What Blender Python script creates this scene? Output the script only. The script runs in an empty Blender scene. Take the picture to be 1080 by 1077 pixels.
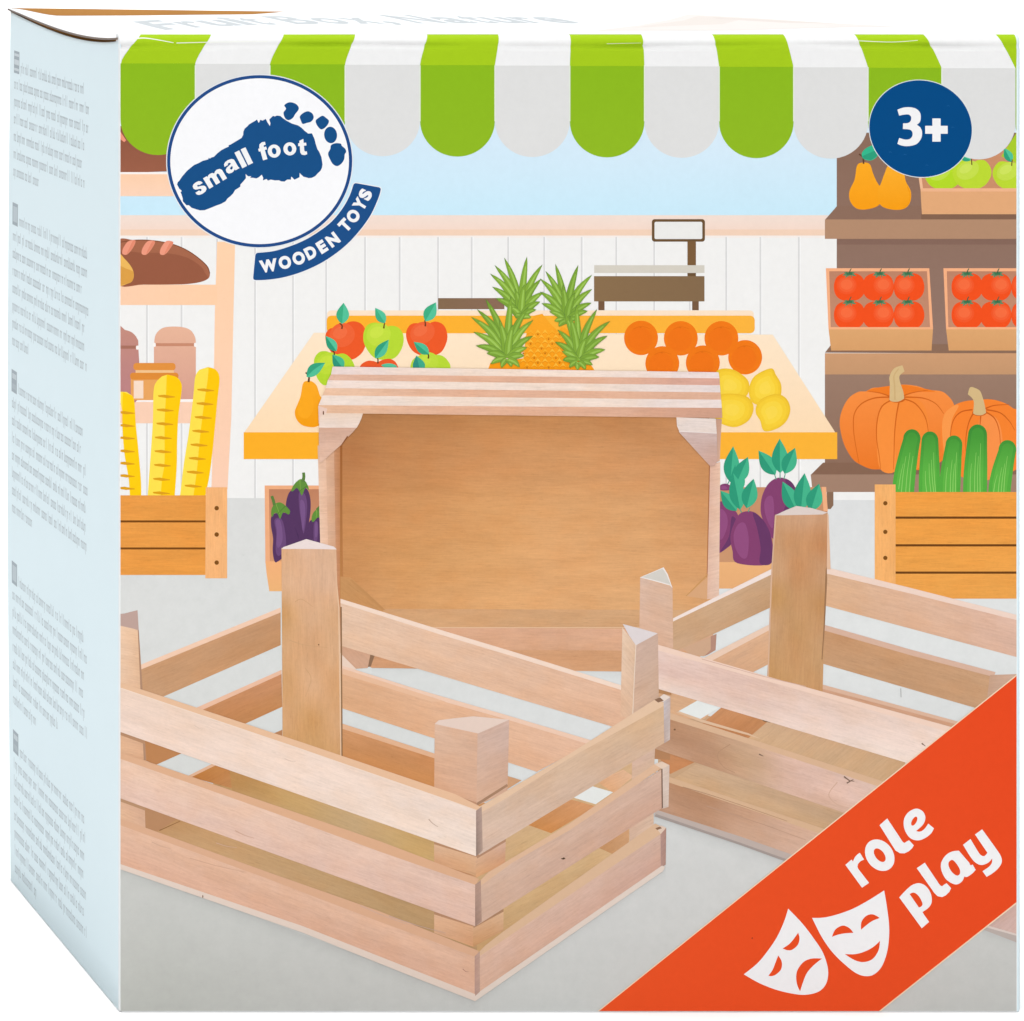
import bpy, math, random
from mathutils import Vector
from mathutils.geometry import tessellate_polygon

R = random.Random(7)
S = 0.0003                      # metres per print unit
VPX, VPY = -972.0, -257.0       # foot of the camera on the front plane, print units
DIST = 6000.0                   # camera to front plane
DEPTH = 722.7                   # box depth
XL, XR, YT, YB = 126.0, 1077.0, 40.0, 1068.0
STEP = 2.5e-6                     # thickness of one pass of ink
KEXP = 1.5                     # illumination on the printed front

scene = bpy.context.scene
COL = scene.collection

def lin(c):
    c = c / 255.0
    return c / 12.92 if c <= 0.04045 else ((c + 0.055) / 1.055) ** 2.4

def rgb(h):
    if isinstance(h, tuple):
        return h
    h = h.lstrip('#')
    return tuple(lin(int(h[i:i + 2], 16)) / KEXP for i in (0, 2, 4))

def mixc(a, b, t):
    a, b = rgb(a), rgb(b)
    return tuple(a[i] + (b[i] - a[i]) * t for i in range(3))

# ------------------------------------------------------------------ materials
def new_mat(name):
    m = bpy.data.materials.new(name)
    m.use_nodes = True
    nt = m.node_tree
    return m, nt, nt.nodes['Principled BSDF']

def node(nt, kind, **kw):
    n = nt.nodes.new(kind)
    for k, v in kw.items():
        setattr(n, k, v)
    return n

def math_node(nt, op, a, b):
    n = node(nt, 'ShaderNodeMath', operation=op)
    for i, v in enumerate((a, b)):
        if isinstance(v, (int, float)):
            n.inputs[i].default_value = v
        else:
            nt.links.new(v, n.inputs[i])
    return n.outputs[0]

def noise(nt, vec, scale, detail=3.0, rough=0.55):
    n = node(nt, 'ShaderNodeTexNoise')
    n.inputs['Scale'].default_value = scale
    n.inputs['Detail'].default_value = detail
    n.inputs['Roughness'].default_value = rough
    nt.links.new(vec, n.inputs['Vector'])
    return n.outputs['Fac']

def scaled(nt, vec, sc):
    n = node(nt, 'ShaderNodeVectorMath', operation='MULTIPLY')
    nt.links.new(vec, n.inputs[0])
    n.inputs[1].default_value = sc
    return n.outputs[0]

def times(nt, colour, fac):
    n = node(nt, 'ShaderNodeVectorMath', operation='SCALE')
    nt.links.new(colour, n.inputs[0])
    nt.links.new(fac, n.inputs['Scale'])
    return n.outputs[0]

def sheen(nt, bsdf, rough=0.6, spec=0.04, bump=0.05):
    bsdf.inputs['Roughness'].default_value = rough
    bsdf.inputs['Specular IOR Level'].default_value = spec
    tc = node(nt, 'ShaderNodeTexCoord')
    n1 = noise(nt, tc.outputs['Object'], 22.0, 2.0)
    n2 = noise(nt, tc.outputs['Object'], 420.0, 2.0)
    s = math_node(nt, 'ADD', n1, math_node(nt, 'MULTIPLY', n2, 0.12))
    b = node(nt, 'ShaderNodeBump')
    b.inputs['Strength'].default_value = bump
    b.inputs['Distance'].default_value = 0.002
    nt.links.new(s, b.inputs['Height'])
    nt.links.new(b.outputs[0], bsdf.inputs['Normal'])
    return tc

def ink_material(name='printed_ink', mottle=0.0):
    m, nt, b = new_mat(name)
    tc = sheen(nt, b)
    at = node(nt, 'ShaderNodeAttribute', attribute_name='ink')
    f = math_node(nt, 'ADD', 0.93, math_node(nt, 'MULTIPLY', noise(nt, tc.outputs['Object'], 380.0, 5.0, 0.75), 0.10))
    f = math_node(nt, 'ADD', f, math_node(nt, 'MULTIPLY', noise(nt, tc.outputs['Object'], 60.0, 3.0), 0.035))
    if mottle:
        f = math_node(nt, 'SUBTRACT', f, math_node(nt, 'MULTIPLY', math_node(nt, 'SUBTRACT', noise(nt, tc.outputs['Object'], 170.0, 6.0, 0.72), 0.5), mottle))
        sp = node(nt, 'ShaderNodeMapRange')
        nt.links.new(noise(nt, scaled(nt, tc.outputs['Object'], (1.0, 1.0, 1.9)), 420.0, 3.0, 0.6), sp.inputs['Value'])
        sp.inputs['From Min'].default_value = 0.66
        sp.inputs['From Max'].default_value = 0.78
        f = math_node(nt, 'SUBTRACT', f, math_node(nt, 'MULTIPLY', sp.outputs[0], mottle * 0.45))
    nt.links.new(times(nt, at.outputs['Color'], f), b.inputs['Base Color'])
    return m

def wood_material():
    m, nt, b = new_mat('printed_wood')
    tc = sheen(nt, b)
    at = node(nt, 'ShaderNodeAttribute', attribute_name='ink')
    gr = node(nt, 'ShaderNodeAttribute', attribute_name='grain')
    v = gr.outputs['Vector']
    broad = noise(nt, scaled(nt, v, (0.012, 0.07, 1.0)), 1.0, 4.0, 0.6)
    fibre = noise(nt, scaled(nt, v, (0.045, 0.55, 1.0)), 1.0, 5.0, 0.75)
    pore = noise(nt, scaled(nt, v, (0.11, 1.1, 1.0)), 1.0, 2.0, 0.5)
    cloud = noise(nt, scaled(nt, v, (0.035, 0.05, 1.0)), 1.0, 2.0, 0.5)
    speck = noise(nt, tc.outputs['Object'], 900.0, 3.0, 0.7)
    f = math_node(nt, 'ADD', 0.575, math_node(nt, 'MULTIPLY', broad, 0.32))
    f = math_node(nt, 'ADD', f, math_node(nt, 'MULTIPLY', fibre, 0.40))
    f = math_node(nt, 'ADD', f, math_node(nt, 'MULTIPLY', speck, 0.14))
    pr = node(nt, 'ShaderNodeMapRange')
    nt.links.new(pore, pr.inputs['Value'])
    pr.inputs['From Min'].default_value = 0.62
    pr.inputs['From Max'].default_value = 0.74
    f = math_node(nt, 'SUBTRACT', f, math_node(nt, 'MULTIPLY', pr.outputs[0], 0.12))
    warm = node(nt, 'ShaderNodeMixRGB', blend_type='MULTIPLY')
    mr = node(nt, 'ShaderNodeMapRange')
    nt.links.new(cloud, mr.inputs['Value'])
    mr.inputs['From Min'].default_value = 0.42
    mr.inputs['From Max'].default_value = 0.66
    nt.links.new(mr.outputs[0], warm.inputs['Fac'])
    nt.links.new(times(nt, at.outputs['Color'], f), warm.inputs['Color1'])
    warm.inputs['Color2'].default_value = (1.0, 0.965, 0.925, 1.0)
    nt.links.new(warm.outputs[0], b.inputs['Base Color'])
    return m

def card_material(name, colour, var=0.03, rough=0.5):
    m, nt, b = new_mat(name)
    tc = sheen(nt, b, rough)
    c = rgb(colour)
    rgbn = node(nt, 'ShaderNodeRGB')
    rgbn.outputs[0].default_value = (*c, 1.0)
    f = math_node(nt, 'ADD', 1.0 - var * 0.5, math_node(nt, 'MULTIPLY', noise(nt, tc.outputs['Object'], 45.0, 4.0, 0.6), var))
    nt.links.new(times(nt, rgbn.outputs[0], f), b.inputs['Base Color'])
    return m

INK, WOOD, CONCRETE = ink_material(), wood_material(), ink_material('printed_concrete', 0.16)
MATS = [INK, WOOD]

# ------------------------------------------------------------------ box shape
def front_recess(x, y):
    d = 0.0
    if y < 46.0:
        t = min(1.0, (46.0 - y) / 9.5)
        d += 10.0 * (1.0 - math.sqrt(max(0.0, 1.0 - t * t)))
    wob = 1.0 + 0.6 * math.sin(x * 0.021) + 0.4 * math.sin(x * 0.057 + 1.3)
    d += 1.7 * wob * math.exp(-((y - 48.0 - 1.0 * math.sin(x * 0.013)) / 2.4) ** 2)
    if x < 127.0:
        d += 1.6 * min(1.0, (127.0 - x) / 1.0) ** 2
    if x > 1072.0:
        d += 5.0 * (1.0 - math.sqrt(max(0.0, 1.0 - min(1.0, (x - 1072.0) / 5.0) ** 2)))
    if y > 1066.4:
        d += 1.6 * min(1.0, (y - 1066.4) / 1.6) ** 2
    return d

def on_front(x, y, z):
    if z > 0 and y < 66.0:
        z += 0.5 * S * min(1.0, (66.0 - y) / 12.0)
    return Vector(((x - 540.0) * S, front_recess(x, y) * S - z, (YB - y) * S))

def edge_drop(t):                 # sag of the opening edge over the side panel, t = 0 front .. 1 back
    return 9.4 * math.sin(math.pi * min(1.0, max(0.0, t)) ** 0.80) * (1.0 - 0.25 * t)

def side_bulge(t, y):
    v = min(1.0, max(0.0, (y - YT) / (YB - YT)))
    return 3.6 * math.sin(math.pi * v) * t ** 1.5 + 2.0 * math.sin(math.pi * v) * math.sin(math.pi * t)

def side_x(d, y):
    x = XL - side_bulge(d / DEPTH, y)
    if d > DEPTH - 26.0:
        x += 10.0 * ((d - DEPTH + 26.0) / 26.0) ** 2 * 0.55
    if d < 6.0:
        x += 2.0 * ((6.0 - d) / 6.0) ** 2
    return x

def on_side(d, y, z):             # d = depth behind the front
    return Vector(((side_x(d, y) - 540.0) * S - z, d * S, (YB - y) * S))

def lid_y(x, d):
    t = d / DEPTH
    u = (x - XL) / (1072.0 - XL)
    base = 36.5 + 3.5 * t
    base -= 4.0 * math.sin(math.pi * min(1.0, max(0.0, u))) * math.sin(math.pi * min(1.0, t))
    left = math.exp(-((x - XL) / 110.0) ** 2)
    base += left * (edge_drop(t) + 2.6 * (1.0 - t) * 1.0)
    if x > XL:
        a = min(1.0, (x - XL) / 60.0)
        b = 1.0 - min(1.0, max(0.0, (x - 380.0) / 170.0))
        base += 9.5 * a * a * (3 - 2 * a) * b * b * (3 - 2 * b) * max(0.0, (t - 0.55) / 0.45) ** 1.5
        base -= 2.4 * (1 - b) * max(0.0, (t - 0.4) / 0.6)
    if u > 0.93:
        base += 3.0 * ((u - 0.93) / 0.07) ** 2
    return base

def on_lid(x, d, z):
    return Vector(((x - 540.0) * S, d * S, (YB - lid_y(x, d)) * S + z + (0.12 * S if z > 0 else 0.0)))

# ------------------------------------------------------------------ drawing
CLIP = (127.0, 30.0, 1072.0, 1066.4)

def clip_poly(pts, win):
    x0, y0, x1, y1 = win
    def cut(p, inside, isect):
        out = []
        for i in range(len(p)):
            a, b = p[i - 1], p[i]
            ia, ib = inside(a), inside(b)
            if ib:
                if not ia:
                    out.append(isect(a, b))
                out.append(b)
            elif ia:
                out.append(isect(a, b))
        return out
    def ix(v):
        return lambda a, b: (v, a[1] + (b[1] - a[1]) * (v - a[0]) / (b[0] - a[0]))
    def iy(v):
        return lambda a, b: (a[0] + (b[0] - a[0]) * (v - a[1]) / (b[1] - a[1]), v)
    for ins, isx in ((lambda p: p[0] >= x0, ix(x0)), (lambda p: p[0] <= x1, ix(x1)),
                     (lambda p: p[1] >= y0, iy(y0)), (lambda p: p[1] <= y1, iy(y1))):
        if not pts:
            break
        pts = cut(pts, ins, isx)
    return pts

class Sheet:
    """Ink passes on one face of the box: remembers how high the print already is at each place."""
    def __init__(self, mapper, clip=None):
        self.map, self.clip, self.boxes = mapper, clip, []
        self.cells = None                # grid lines of a curved face: print is cut along them so that it lies on it
    def level(self, bb):
        lv = 0
        for b, l in self.boxes:
            if l >= lv and b[0] < bb[2] and b[2] > bb[0] and b[1] < bb[3] and b[3] > bb[1]:
                lv = l + 1
        self.boxes.append((bb, lv))
        return lv

FRONT, SIDE, LID = Sheet(on_front, CLIP), Sheet(on_side), Sheet(on_lid)

class Print:
    def __init__(self, name, parent, sheet=FRONT):
        self.name, self.parent, self.sheet = name, parent, sheet
        self.v, self.f, self.c, self.g, self.m = [], [], [], [], []
        self.mat = None
    def _colour(self, col, p):
        if callable(col):
            return rgb(col(p))
        return rgb(col)
    def shapes(self, polys, col, wood=None, seed=None):
        """polys: list of (outline, [holes]) drawn in one pass of ink."""
        clean = []
        for out, holes in polys:
            if self.sheet.clip:
                c = self.sheet.clip
                if min(p[0] for p in out) < c[0] or max(p[0] for p in out) > c[2] or max(p[1] for p in out) > c[3]:
                    out = clip_poly(out, c)
            q = []
            for p in out:
                if not q or abs(p[0] - q[-1][0]) + abs(p[1] - q[-1][1]) > 1e-4:
                    q.append(p)
            if len(q) >= 3:
                clean.append((q, holes))
        if not clean:
            return
        if self.sheet.cells:
            gx, gd = self.sheet.cells
            cut = []
            for out, _ in clean:
                ax0, ax1 = min(p[0] for p in out), max(p[0] for p in out)
                ay0, ay1 = min(p[1] for p in out), max(p[1] for p in out)
                for i in range(len(gx) - 1):
                    if gx[i + 1] <= ax0 or gx[i] >= ax1:
                        continue
                    for j in range(len(gd) - 1):
                        if gd[j + 1] <= ay0 or gd[j] >= ay1:
                            continue
                        q = clip_poly(out, (gx[i], gd[j], gx[i + 1], gd[j + 1]))
                        if len(q) >= 3:
                            cut.append((q, []))
            clean = cut
        xs = [p[0] for o, _ in clean for p in o]
        ys = [p[1] for o, _ in clean for p in o]
        lv = self.sheet.level((min(xs), min(ys), max(xs), max(ys)))
        z = (lv + 1) * STEP
        if seed is None:
            seed = R.random() * 900.0
        if wood:
            (ax, ay), (bx, by) = wood
            ln = math.hypot(bx - ax, by - ay)
            ux, uy = (bx - ax) / ln, (by - ay) / ln
        for out, holes in clean:
            rings = [out] + list(holes)
            allp = [p for r in rings for p in r]
            tris = tessellate_polygon([[Vector((p[0], p[1], 0)) for p in r] for r in rings])
            base = len(self.v)
            for p in allp:
                self.v.append(self.sheet.map(p[0], p[1], z))
                self.c.append(self._colour(col, p))
                if wood:
                    dx, dy = p[0] - ax, p[1] - ay
                    self.g.append((dx * ux + dy * uy, -dx * uy + dy * ux, seed))
                else:
                    self.g.append((p[0], p[1], seed))
            for t in tris:
                a, b, c = (allp[i] for i in t)
                ar = (b[0] - a[0]) * (c[1] - a[1]) - (c[0] - a[0]) * (b[1] - a[1])
                if abs(ar) < 1e-6:
                    continue
                t = tuple(base + i for i in t)
                self.f.append(t if ar < 0 else t[::-1])
                self.m.append(1 if wood else 0)
    def poly(self, pts, col, holes=(), wood=None, seed=None):
        self.shapes([(list(pts), [list(h) for h in holes])], col, wood, seed)
    def rect(self, x0, y0, x1, y1, col, **k):
        self.poly([(x0, y0), (x1, y0), (x1, y1), (x0, y1)], col, **k)
    def rrect(self, x0, y0, x1, y1, r, col, **k):
        self.poly(round_rect(x0, y0, x1, y1, r), col, **k)
    def oval(self, cx, cy, rx, ry, col, rot=0.0, n=40, hole=None, **k):
        hs = [ellipse(cx, cy, hole[0], hole[1], rot, n)] if hole else ()
        self.poly(ellipse(cx, cy, rx, ry, rot, n), col, holes=hs, **k)
    def blob(self, pts, col, n=6, **k):
        self.poly(smooth(pts, True, n), col, **k)
    def stroke(self, pts, w0, w1, col, curve=True, **k):
        self.poly(ribbon(smooth(pts, False, 6) if curve and len(pts) > 2 else pts, w0, w1), col, **k)
    def patch(self, quad, grid, wood=None, sub=4, seed=None):
        """A four-cornered area whose ink varies smoothly: grid = rows (top to bottom) of colours."""
        rows, cols = len(grid), len(grid[0])
        ny, nx = max(1, (rows - 1) * sub), max(1, (cols - 1) * sub)
        g = [[rgb(c) for c in r] for r in grid]
        a, b, c, d = quad         # tl, tr, br, bl
        xs, ys = [p[0] for p in quad], [p[1] for p in quad]
        z = (self.sheet.level((min(xs), min(ys), max(xs), max(ys))) + 1) * STEP
        if seed is None:
            seed = R.random() * 900.0
        if wood:
            (ax, ay), (bx, by) = wood
            ln = math.hypot(bx - ax, by - ay)
            ux, uy = (bx - ax) / ln, (by - ay) / ln
        base = len(self.v)
        for j in range(ny + 1):
            for i in range(nx + 1):
                u, v = i / nx, j / ny
                x = (a[0] * (1 - u) + b[0] * u) * (1 - v) + (d[0] * (1 - u) + c[0] * u) * v
                y = (a[1] * (1 - u) + b[1] * u) * (1 - v) + (d[1] * (1 - u) + c[1] * u) * v
                if self.sheet.clip:
                    x = min(max(x, self.sheet.clip[0]), self.sheet.clip[2])
                    y = min(y, self.sheet.clip[3])
                fu, fv = u * (cols - 1), v * (rows - 1)
                iu, iv = min(int(fu), max(0, cols - 2)), min(int(fv), max(0, rows - 2))
                tu, tv = fu - iu, fv - iv
                tu, tv = tu * tu * (3 - 2 * tu), tv * tv * (3 - 2 * tv)
                iu2, iv2 = min(iu + 1, cols - 1), min(iv + 1, rows - 1)
                self.c.append(tuple((g[iv][iu][k] * (1 - tu) + g[iv][iu2][k] * tu) * (1 - tv) +
                                    (g[iv2][iu][k] * (1 - tu) + g[iv2][iu2][k] * tu) * tv for k in range(3)))
                self.v.append(self.sheet.map(x, y, z))
                if wood:
                    dx, dy = x - ax, y - ay
                    self.g.append((dx * ux + dy * uy, -dx * uy + dy * ux, seed))
                else:
                    self.g.append((x, y, seed))
        w = nx + 1
        for j in range(ny):
            for i in range(nx):
                p = base + j * w + i
                self.f.append((p, p + w, p + w + 1, p + 1))
                self.m.append(1 if wood else 0)
    def slat(self, quad, c0, c1=None, seed=None, c2=None, c3=None):
        """A printed board: corners tl, tr, br, bl; the ink runs from c0 to c1, its grain along the top edge."""
        c1 = c1 or c0
        top = [c0, mixc(c0, c1, 0.5), c1]
        bot = [c2 or c0, mixc(c2 or c0, c3 or c1, 0.5), c3 or c1]
        self.patch(quad, [top, bot], wood=(quad[0], quad[1]), sub=3, seed=seed)
    def build(self):
        return build_print(self)

def build_print(p):
    me = bpy.data.meshes.new(p.name)
    me.from_pydata([tuple(v) for v in p.v], [], p.f)
    a = me.attributes.new('ink', 'FLOAT_COLOR', 'POINT')
    a.data.foreach_set('color', [x for c in p.c for x in (min(0.93, c[0]), min(0.93, c[1]), min(0.93, c[2]), 1.0)])
    g = me.attributes.new('grain', 'FLOAT_VECTOR', 'POINT')
    g.data.foreach_set('vector', [x for t in p.g for x in t])
    used = sorted(set(p.m))
    for k in used:
        me.materials.append(p.mat or MATS[k])
    me.polygons.foreach_set('material_index', [used.index(k) for k in p.m])
    if p.sheet is not FRONT:
        me.flip_normals()
    me.update()
    o = bpy.data.objects.new(p.name, me)
    COL.objects.link(o)
    o.parent = p.parent
    return o

def ellipse(cx, cy, rx, ry, rot=0.0, n=40):
    c, s = math.cos(rot), math.sin(rot)
    return [(cx + rx * math.cos(a) * c - ry * math.sin(a) * s, cy + rx * math.cos(a) * s + ry * math.sin(a) * c)
            for a in (2 * math.pi * i / n for i in range(n))]

def round_rect(x0, y0, x1, y1, r, n=6):
    out = []
    for cx, cy, a0 in ((x1 - r, y0 + r, -90), (x1 - r, y1 - r, 0), (x0 + r, y1 - r, 90), (x0 + r, y0 + r, 180)):
        for i in range(n + 1):
            a = math.radians(a0 + 90 * i / n)
            out.append((cx + r * math.cos(a), cy + r * math.sin(a)))
    return out

def smooth(pts, closed=True, n=6):
    out, m = [], len(pts)
    rng = range(m) if closed else range(m - 1)
    for i in rng:
        if closed:
            p0, p1, p2, p3 = pts[i - 1], pts[i], pts[(i + 1) % m], pts[(i + 2) % m]
        else:
            p0, p1, p2, p3 = pts[max(0, i - 1)], pts[i], pts[i + 1], pts[min(m - 1, i + 2)]
        for k in range(n):
            t = k / n
            out.append(tuple(0.5 * (2 * p1[q] + (p2[q] - p0[q]) * t + (2 * p0[q] - 5 * p1[q] + 4 * p2[q] - p3[q]) * t * t +
                                    (3 * p1[q] - p0[q] - 3 * p2[q] + p3[q]) * t ** 3) for q in (0, 1)))
    if not closed:
        out.append(pts[-1])
    return out

def cornered(segments, n=5):
    """Closed outline of smooth runs that meet in sharp corners."""
    out = []
    for s in segments:
        out += smooth(s, False, n)[:-1] if len(s) > 2 else s[:-1]
    return out

def ribbon(path, w0, w1):
    L, Rr = [], []
    m = len(path)
    for i, p in enumerate(path):
        a, b = path[max(0, i - 1)], path[min(m - 1, i + 1)]
        dx, dy = b[0] - a[0], b[1] - a[1]
        ln = math.hypot(dx, dy) or 1.0
        w = (w0 + (w1 - w0) * i / (m - 1)) * 0.5
        L.append((p[0] - dy / ln * w, p[1] + dx / ln * w))
        Rr.append((p[0] + dy / ln * w, p[1] - dx / ln * w))
    return L + Rr[::-1]

def Z(x0, y0, s):
    return lambda pts: [(x0 + p[0] / s, y0 + p[1] / s) for p in pts]

def vgrad(y0, c0, y1, c1):
    return lambda p: mixc(c0, c1, min(1.0, max(0.0, (p[1] - y0) / (y1 - y0))))

def hgrad(x0, c0, x1, c1):
    return lambda p: mixc(c0, c1, min(1.0, max(0.0, (p[0] - x0) / (x1 - x0))))

_glyphs = {}
def glyph(ch, bold):
    if (ch, bold) in _glyphs:
        return _glyphs[(ch, bold)]
    cu = bpy.data.curves.new('letter', 'FONT')
    cu.body = ch
    cu.size = 1.0
    cu.offset = bold
    cu.resolution_u = 6
    o = bpy.data.objects.new('letter', cu)
    COL.objects.link(o)
    bpy.context.view_layer.update()
    dg = bpy.context.evaluated_depsgraph_get()
    me = bpy.data.meshes.new_from_object(o.evaluated_get(dg))
    tris = []
    me.calc_loop_triangles()
    for t in me.loop_triangles:
        tris.append([(me.vertices[i].co.x, me.vertices[i].co.y) for i in t.vertices])
    bpy.data.objects.remove(o)
    bpy.data.meshes.remove(me)
    bpy.data.curves.remove(cu)
    _glyphs[(ch, bold)] = tris
    return tris

def letter(pr, ch, cx, cy, w, h, deg, col, bold=0.04):
    """One capital or small letter fitted to a w x h cell centred on (cx, cy), turned deg anticlockwise."""
    tris = glyph(ch, bold)
    xs = [p[0] for t in tris for p in t]
    ys = [p[1] for t in tris for p in t]
    x0, x1, y0, y1 = min(xs), max(xs), min(ys), max(ys)
    a = math.radians(deg)
    ca, sa = math.cos(a), math.sin(a)
    polys = []
    for t in tris:
        q = []
        for x, y in t:
            u = ((x - x0) / (x1 - x0) - 0.5) * w
            v = ((y - y0) / (y1 - y0) - 0.5) * h
            q.append((cx + u * ca - v * sa, cy - (u * sa + v * ca)))
        polys.append((q, []))
    pr.shapes(polys, col)
# ------------------------------------------------------------------ the box itself
box = bpy.data.objects.new('toy_box', None)
COL.objects.link(box)
box.location = ((601.5 - 540.0) * S, DEPTH * S / 2, 0.0)
box['label'] = 'tall cardboard toy box with printed market stall, wooden crates, green awning and pale blue side'
box['category'] = 'box'
OFF = Vector(box.location)

WHITE_CARD = card_material('white_coated_card', '#f3f5f6')
BLUE_CARD = card_material('pale_blue_card', '#e8f9ff', 0.02)
LID_CARD = card_material('lid_card', '#f1f5f8', 0.02)
KRAFT = card_material('brown_kraft_card', '#c08a4e', 0.25, 0.8)
GREY_CARD = card_material('cut_card_edge', '#8d8078', 0.3, 0.8)

def mesh_obj(name, verts, faces, mats, mi=None, parent=None, smooth_shade=True):
    me = bpy.data.meshes.new(name)
    me.from_pydata([tuple(v) for v in verts], [], faces)
    for m in mats:
        me.materials.append(m)
    if mi:
        me.polygons.foreach_set('material_index', mi)
    if smooth_shade:
        me.polygons.foreach_set('use_smooth', [True] * len(faces))
    me.update()
    o = bpy.data.objects.new(name, me)
    COL.objects.link(o)
    o.parent = parent
    return o

def slab(name, us, ws, outer, inner, mats, parent, flip=False):
    """A sheet of card: outer(u, w) and inner(u, w) give its two faces; mats = (outside, inside, cut edge)."""
    nu, nw = len(us), len(ws)
    v = [outer(u, w) for w in ws for u in us] + [inner(u, w) for w in ws for u in us]
    n = nu * nw
    f, mi = [], []
    def add(face, k):
        f.append(face[::-1] if flip else face)
        mi.append(k)
    for j in range(nw - 1):
        for i in range(nu - 1):
            p = j * nu + i
            add((p, p + nu, p + nu + 1, p + 1), 0)
            q = p + n
            add((q, q + 1, q + nu + 1, q + nu), 1)
    for i in range(nu - 1):
        p = i
        add((p, p + 1, p + 1 + n, p + n), 2)
        p = (nw - 1) * nu + i
        add((p, p + n, p + 1 + n, p + 1), 2)
    for j in range(nw - 1):
        p = j * nu
        add((p, p + n, p + nu + n, p + nu), 2)
        p = j * nu + nu - 1
        add((p, p + nu, p + nu + n, p + n), 2)
    return mesh_obj(name, v, f, mats, mi, parent)

def frange(a, b, n):
    return [a + (b - a) * i / n for i in range(n + 1)]

TH = 8.0                              # card thickness
def edge_cols(lo, hi, fine_lo, fine_hi, n):
    return [lo + d for d in fine_lo] + frange(lo + fine_lo[-1] + 4, hi - fine_hi[0] - 4, n) + [hi - d for d in fine_hi]

xs = edge_cols(XL, XR, [0, .25, .5, .75, 1.0], [5, 4.4, 3.6, 2.8, 2, 1.2, .6, .2, 0], 46)
ys_top = [36.6, 36.8, 37.2, 38, 39, 40, 41, 42, 43, 44, 45, 46, 46.7, 47.3, 48, 48.7, 49.5, 50.5, 52, 54, 57]
ys = ys_top + frange(66, 1062, 24) + [1066.4, 1066.8, 1067.2, 1067.6, 1068]
front = slab('front_panel', xs, ys, lambda x, y: on_front(x, y - 4.0 * max(0.0, (x - 1071) / 6) ** 2 * max(0.0, (y - 1058) / 10) - 2.5 * max(0.0, (129.5 - x) / 3.5) ** 2 * max(0.0, (y - 1061) / 7), 0.0),
             lambda x, y: Vector(((x - 540) * S, (11.5 + TH) * S, (YB - y) * S)),
             [WHITE_CARD, KRAFT, WHITE_CARD, BLUE_CARD], box)
for pl in front.data.polygons:
    if pl.material_index in (0, 2) and pl.center.x > (1072.6 - 540) * S:
        pl.material_index = 3

ds = [0.5, 1.5, 2.5, 3.5, 4.5, 6] + frange(14, DEPTH - 30, 30) + frange(DEPTH - 26, DEPTH, 9)
def side_top(d):
    return 41.0 + edge_drop(d / DEPTH) + 4.4 * math.sin(math.pi * min(1.0, max(0.0, 0.04 + 0.9 * d / DEPTH))) ** 0.5
def side_pt(d, w, z):
    t = side_top(d)
    bot = YB - 1.5 + 0.0 * d
    y = t + (bot - t) * w
    if d > DEPTH - 14 and w > 0.985:
        y -= 6.0 * (d - DEPTH + 14) / 14.0 * (w - 0.985) / 0.015
    return on_side(d, y, z)
ws = [0, .004, .01, .02] + frange(.04, 1, 26)
side = slab('side_panel', ds, ws, lambda d, w: side_pt(d, w, 0.0),
            lambda d, w: side_pt(min(d, DEPTH - 12.0), w, -3.0 * S) + Vector((0.0, 0.012 * 0 + (13 * S if d < 12 else 0), 0)),
            [BLUE_CARD, KRAFT, BLUE_CARD, GREY_CARD], box, flip=True)
for pl in side.data.polygons:
    if pl.material_index == 2 and pl.center.z > (YB - 70) * S:
        pl.material_index = 3

lx = [XL - 1.6] + frange(XL, 330, 22) + frange(346, 1074, 34)
ld = [9.5, 10.5, 12, 15, 20] + frange(30, DEPTH - 10, 26)
LID.cells = (lx, ld)
def lid_pt(x, d, z):
    if x < XL + 1.0:                    # the cut edge of the lid follows the side panel's bulge
        x = x - side_bulge(d / DEPTH, 60.0) * 0.2
    return on_lid(x, d, z)
lid = slab('top_flap', lx, ld, lambda x, d: lid_pt(x, d, 0.0), lambda x, d: lid_pt(x, d, -2.3 * S),
           [LID_CARD, KRAFT, GREY_CARD], box, flip=True)

bx = [XL + 4.5] + frange(140, 1068, 30)
def back_y(x, y):
    k = 1.0 - (y - 39.6) / (YB - 39.6)
    return y + k * (0.6 + 5.2 * min(1.0, max(0.0, (x - XL) / 400.0)))
back = slab('back_panel', bx, frange(39.6, YB, 10),
            lambda x, y: Vector(((x - 540) * S, DEPTH * S, (YB - back_y(x, y)) * S)),
            lambda x, y: Vector(((x - 540) * S, (DEPTH - TH * 0.6) * S, (YB - back_y(x, y)) * S)),
            [WHITE_CARD, KRAFT, WHITE_CARD], box, flip=True)
right = slab('far_side_panel', frange(14, DEPTH - 1, 8), frange(44, YB - 1.5, 8),
             lambda d, y: Vector(((XR - 540) * S, d * S, (YB - y) * S)),
             lambda d, y: Vector(((XR - TH - 540) * S, d * S, (YB - y) * S)),
             [BLUE_CARD, KRAFT, GREY_CARD], box)
floor_card = slab('bottom_panel', frange(140, 1066, 4), frange(22, DEPTH - 8, 4),
                  lambda x, d: Vector(((x - 540) * S, d * S, 0.0012)),
                  lambda x, d: Vector(((x - 540) * S, d * S, 0.0034)),
                  [KRAFT, KRAFT, GREY_CARD], box)
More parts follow.
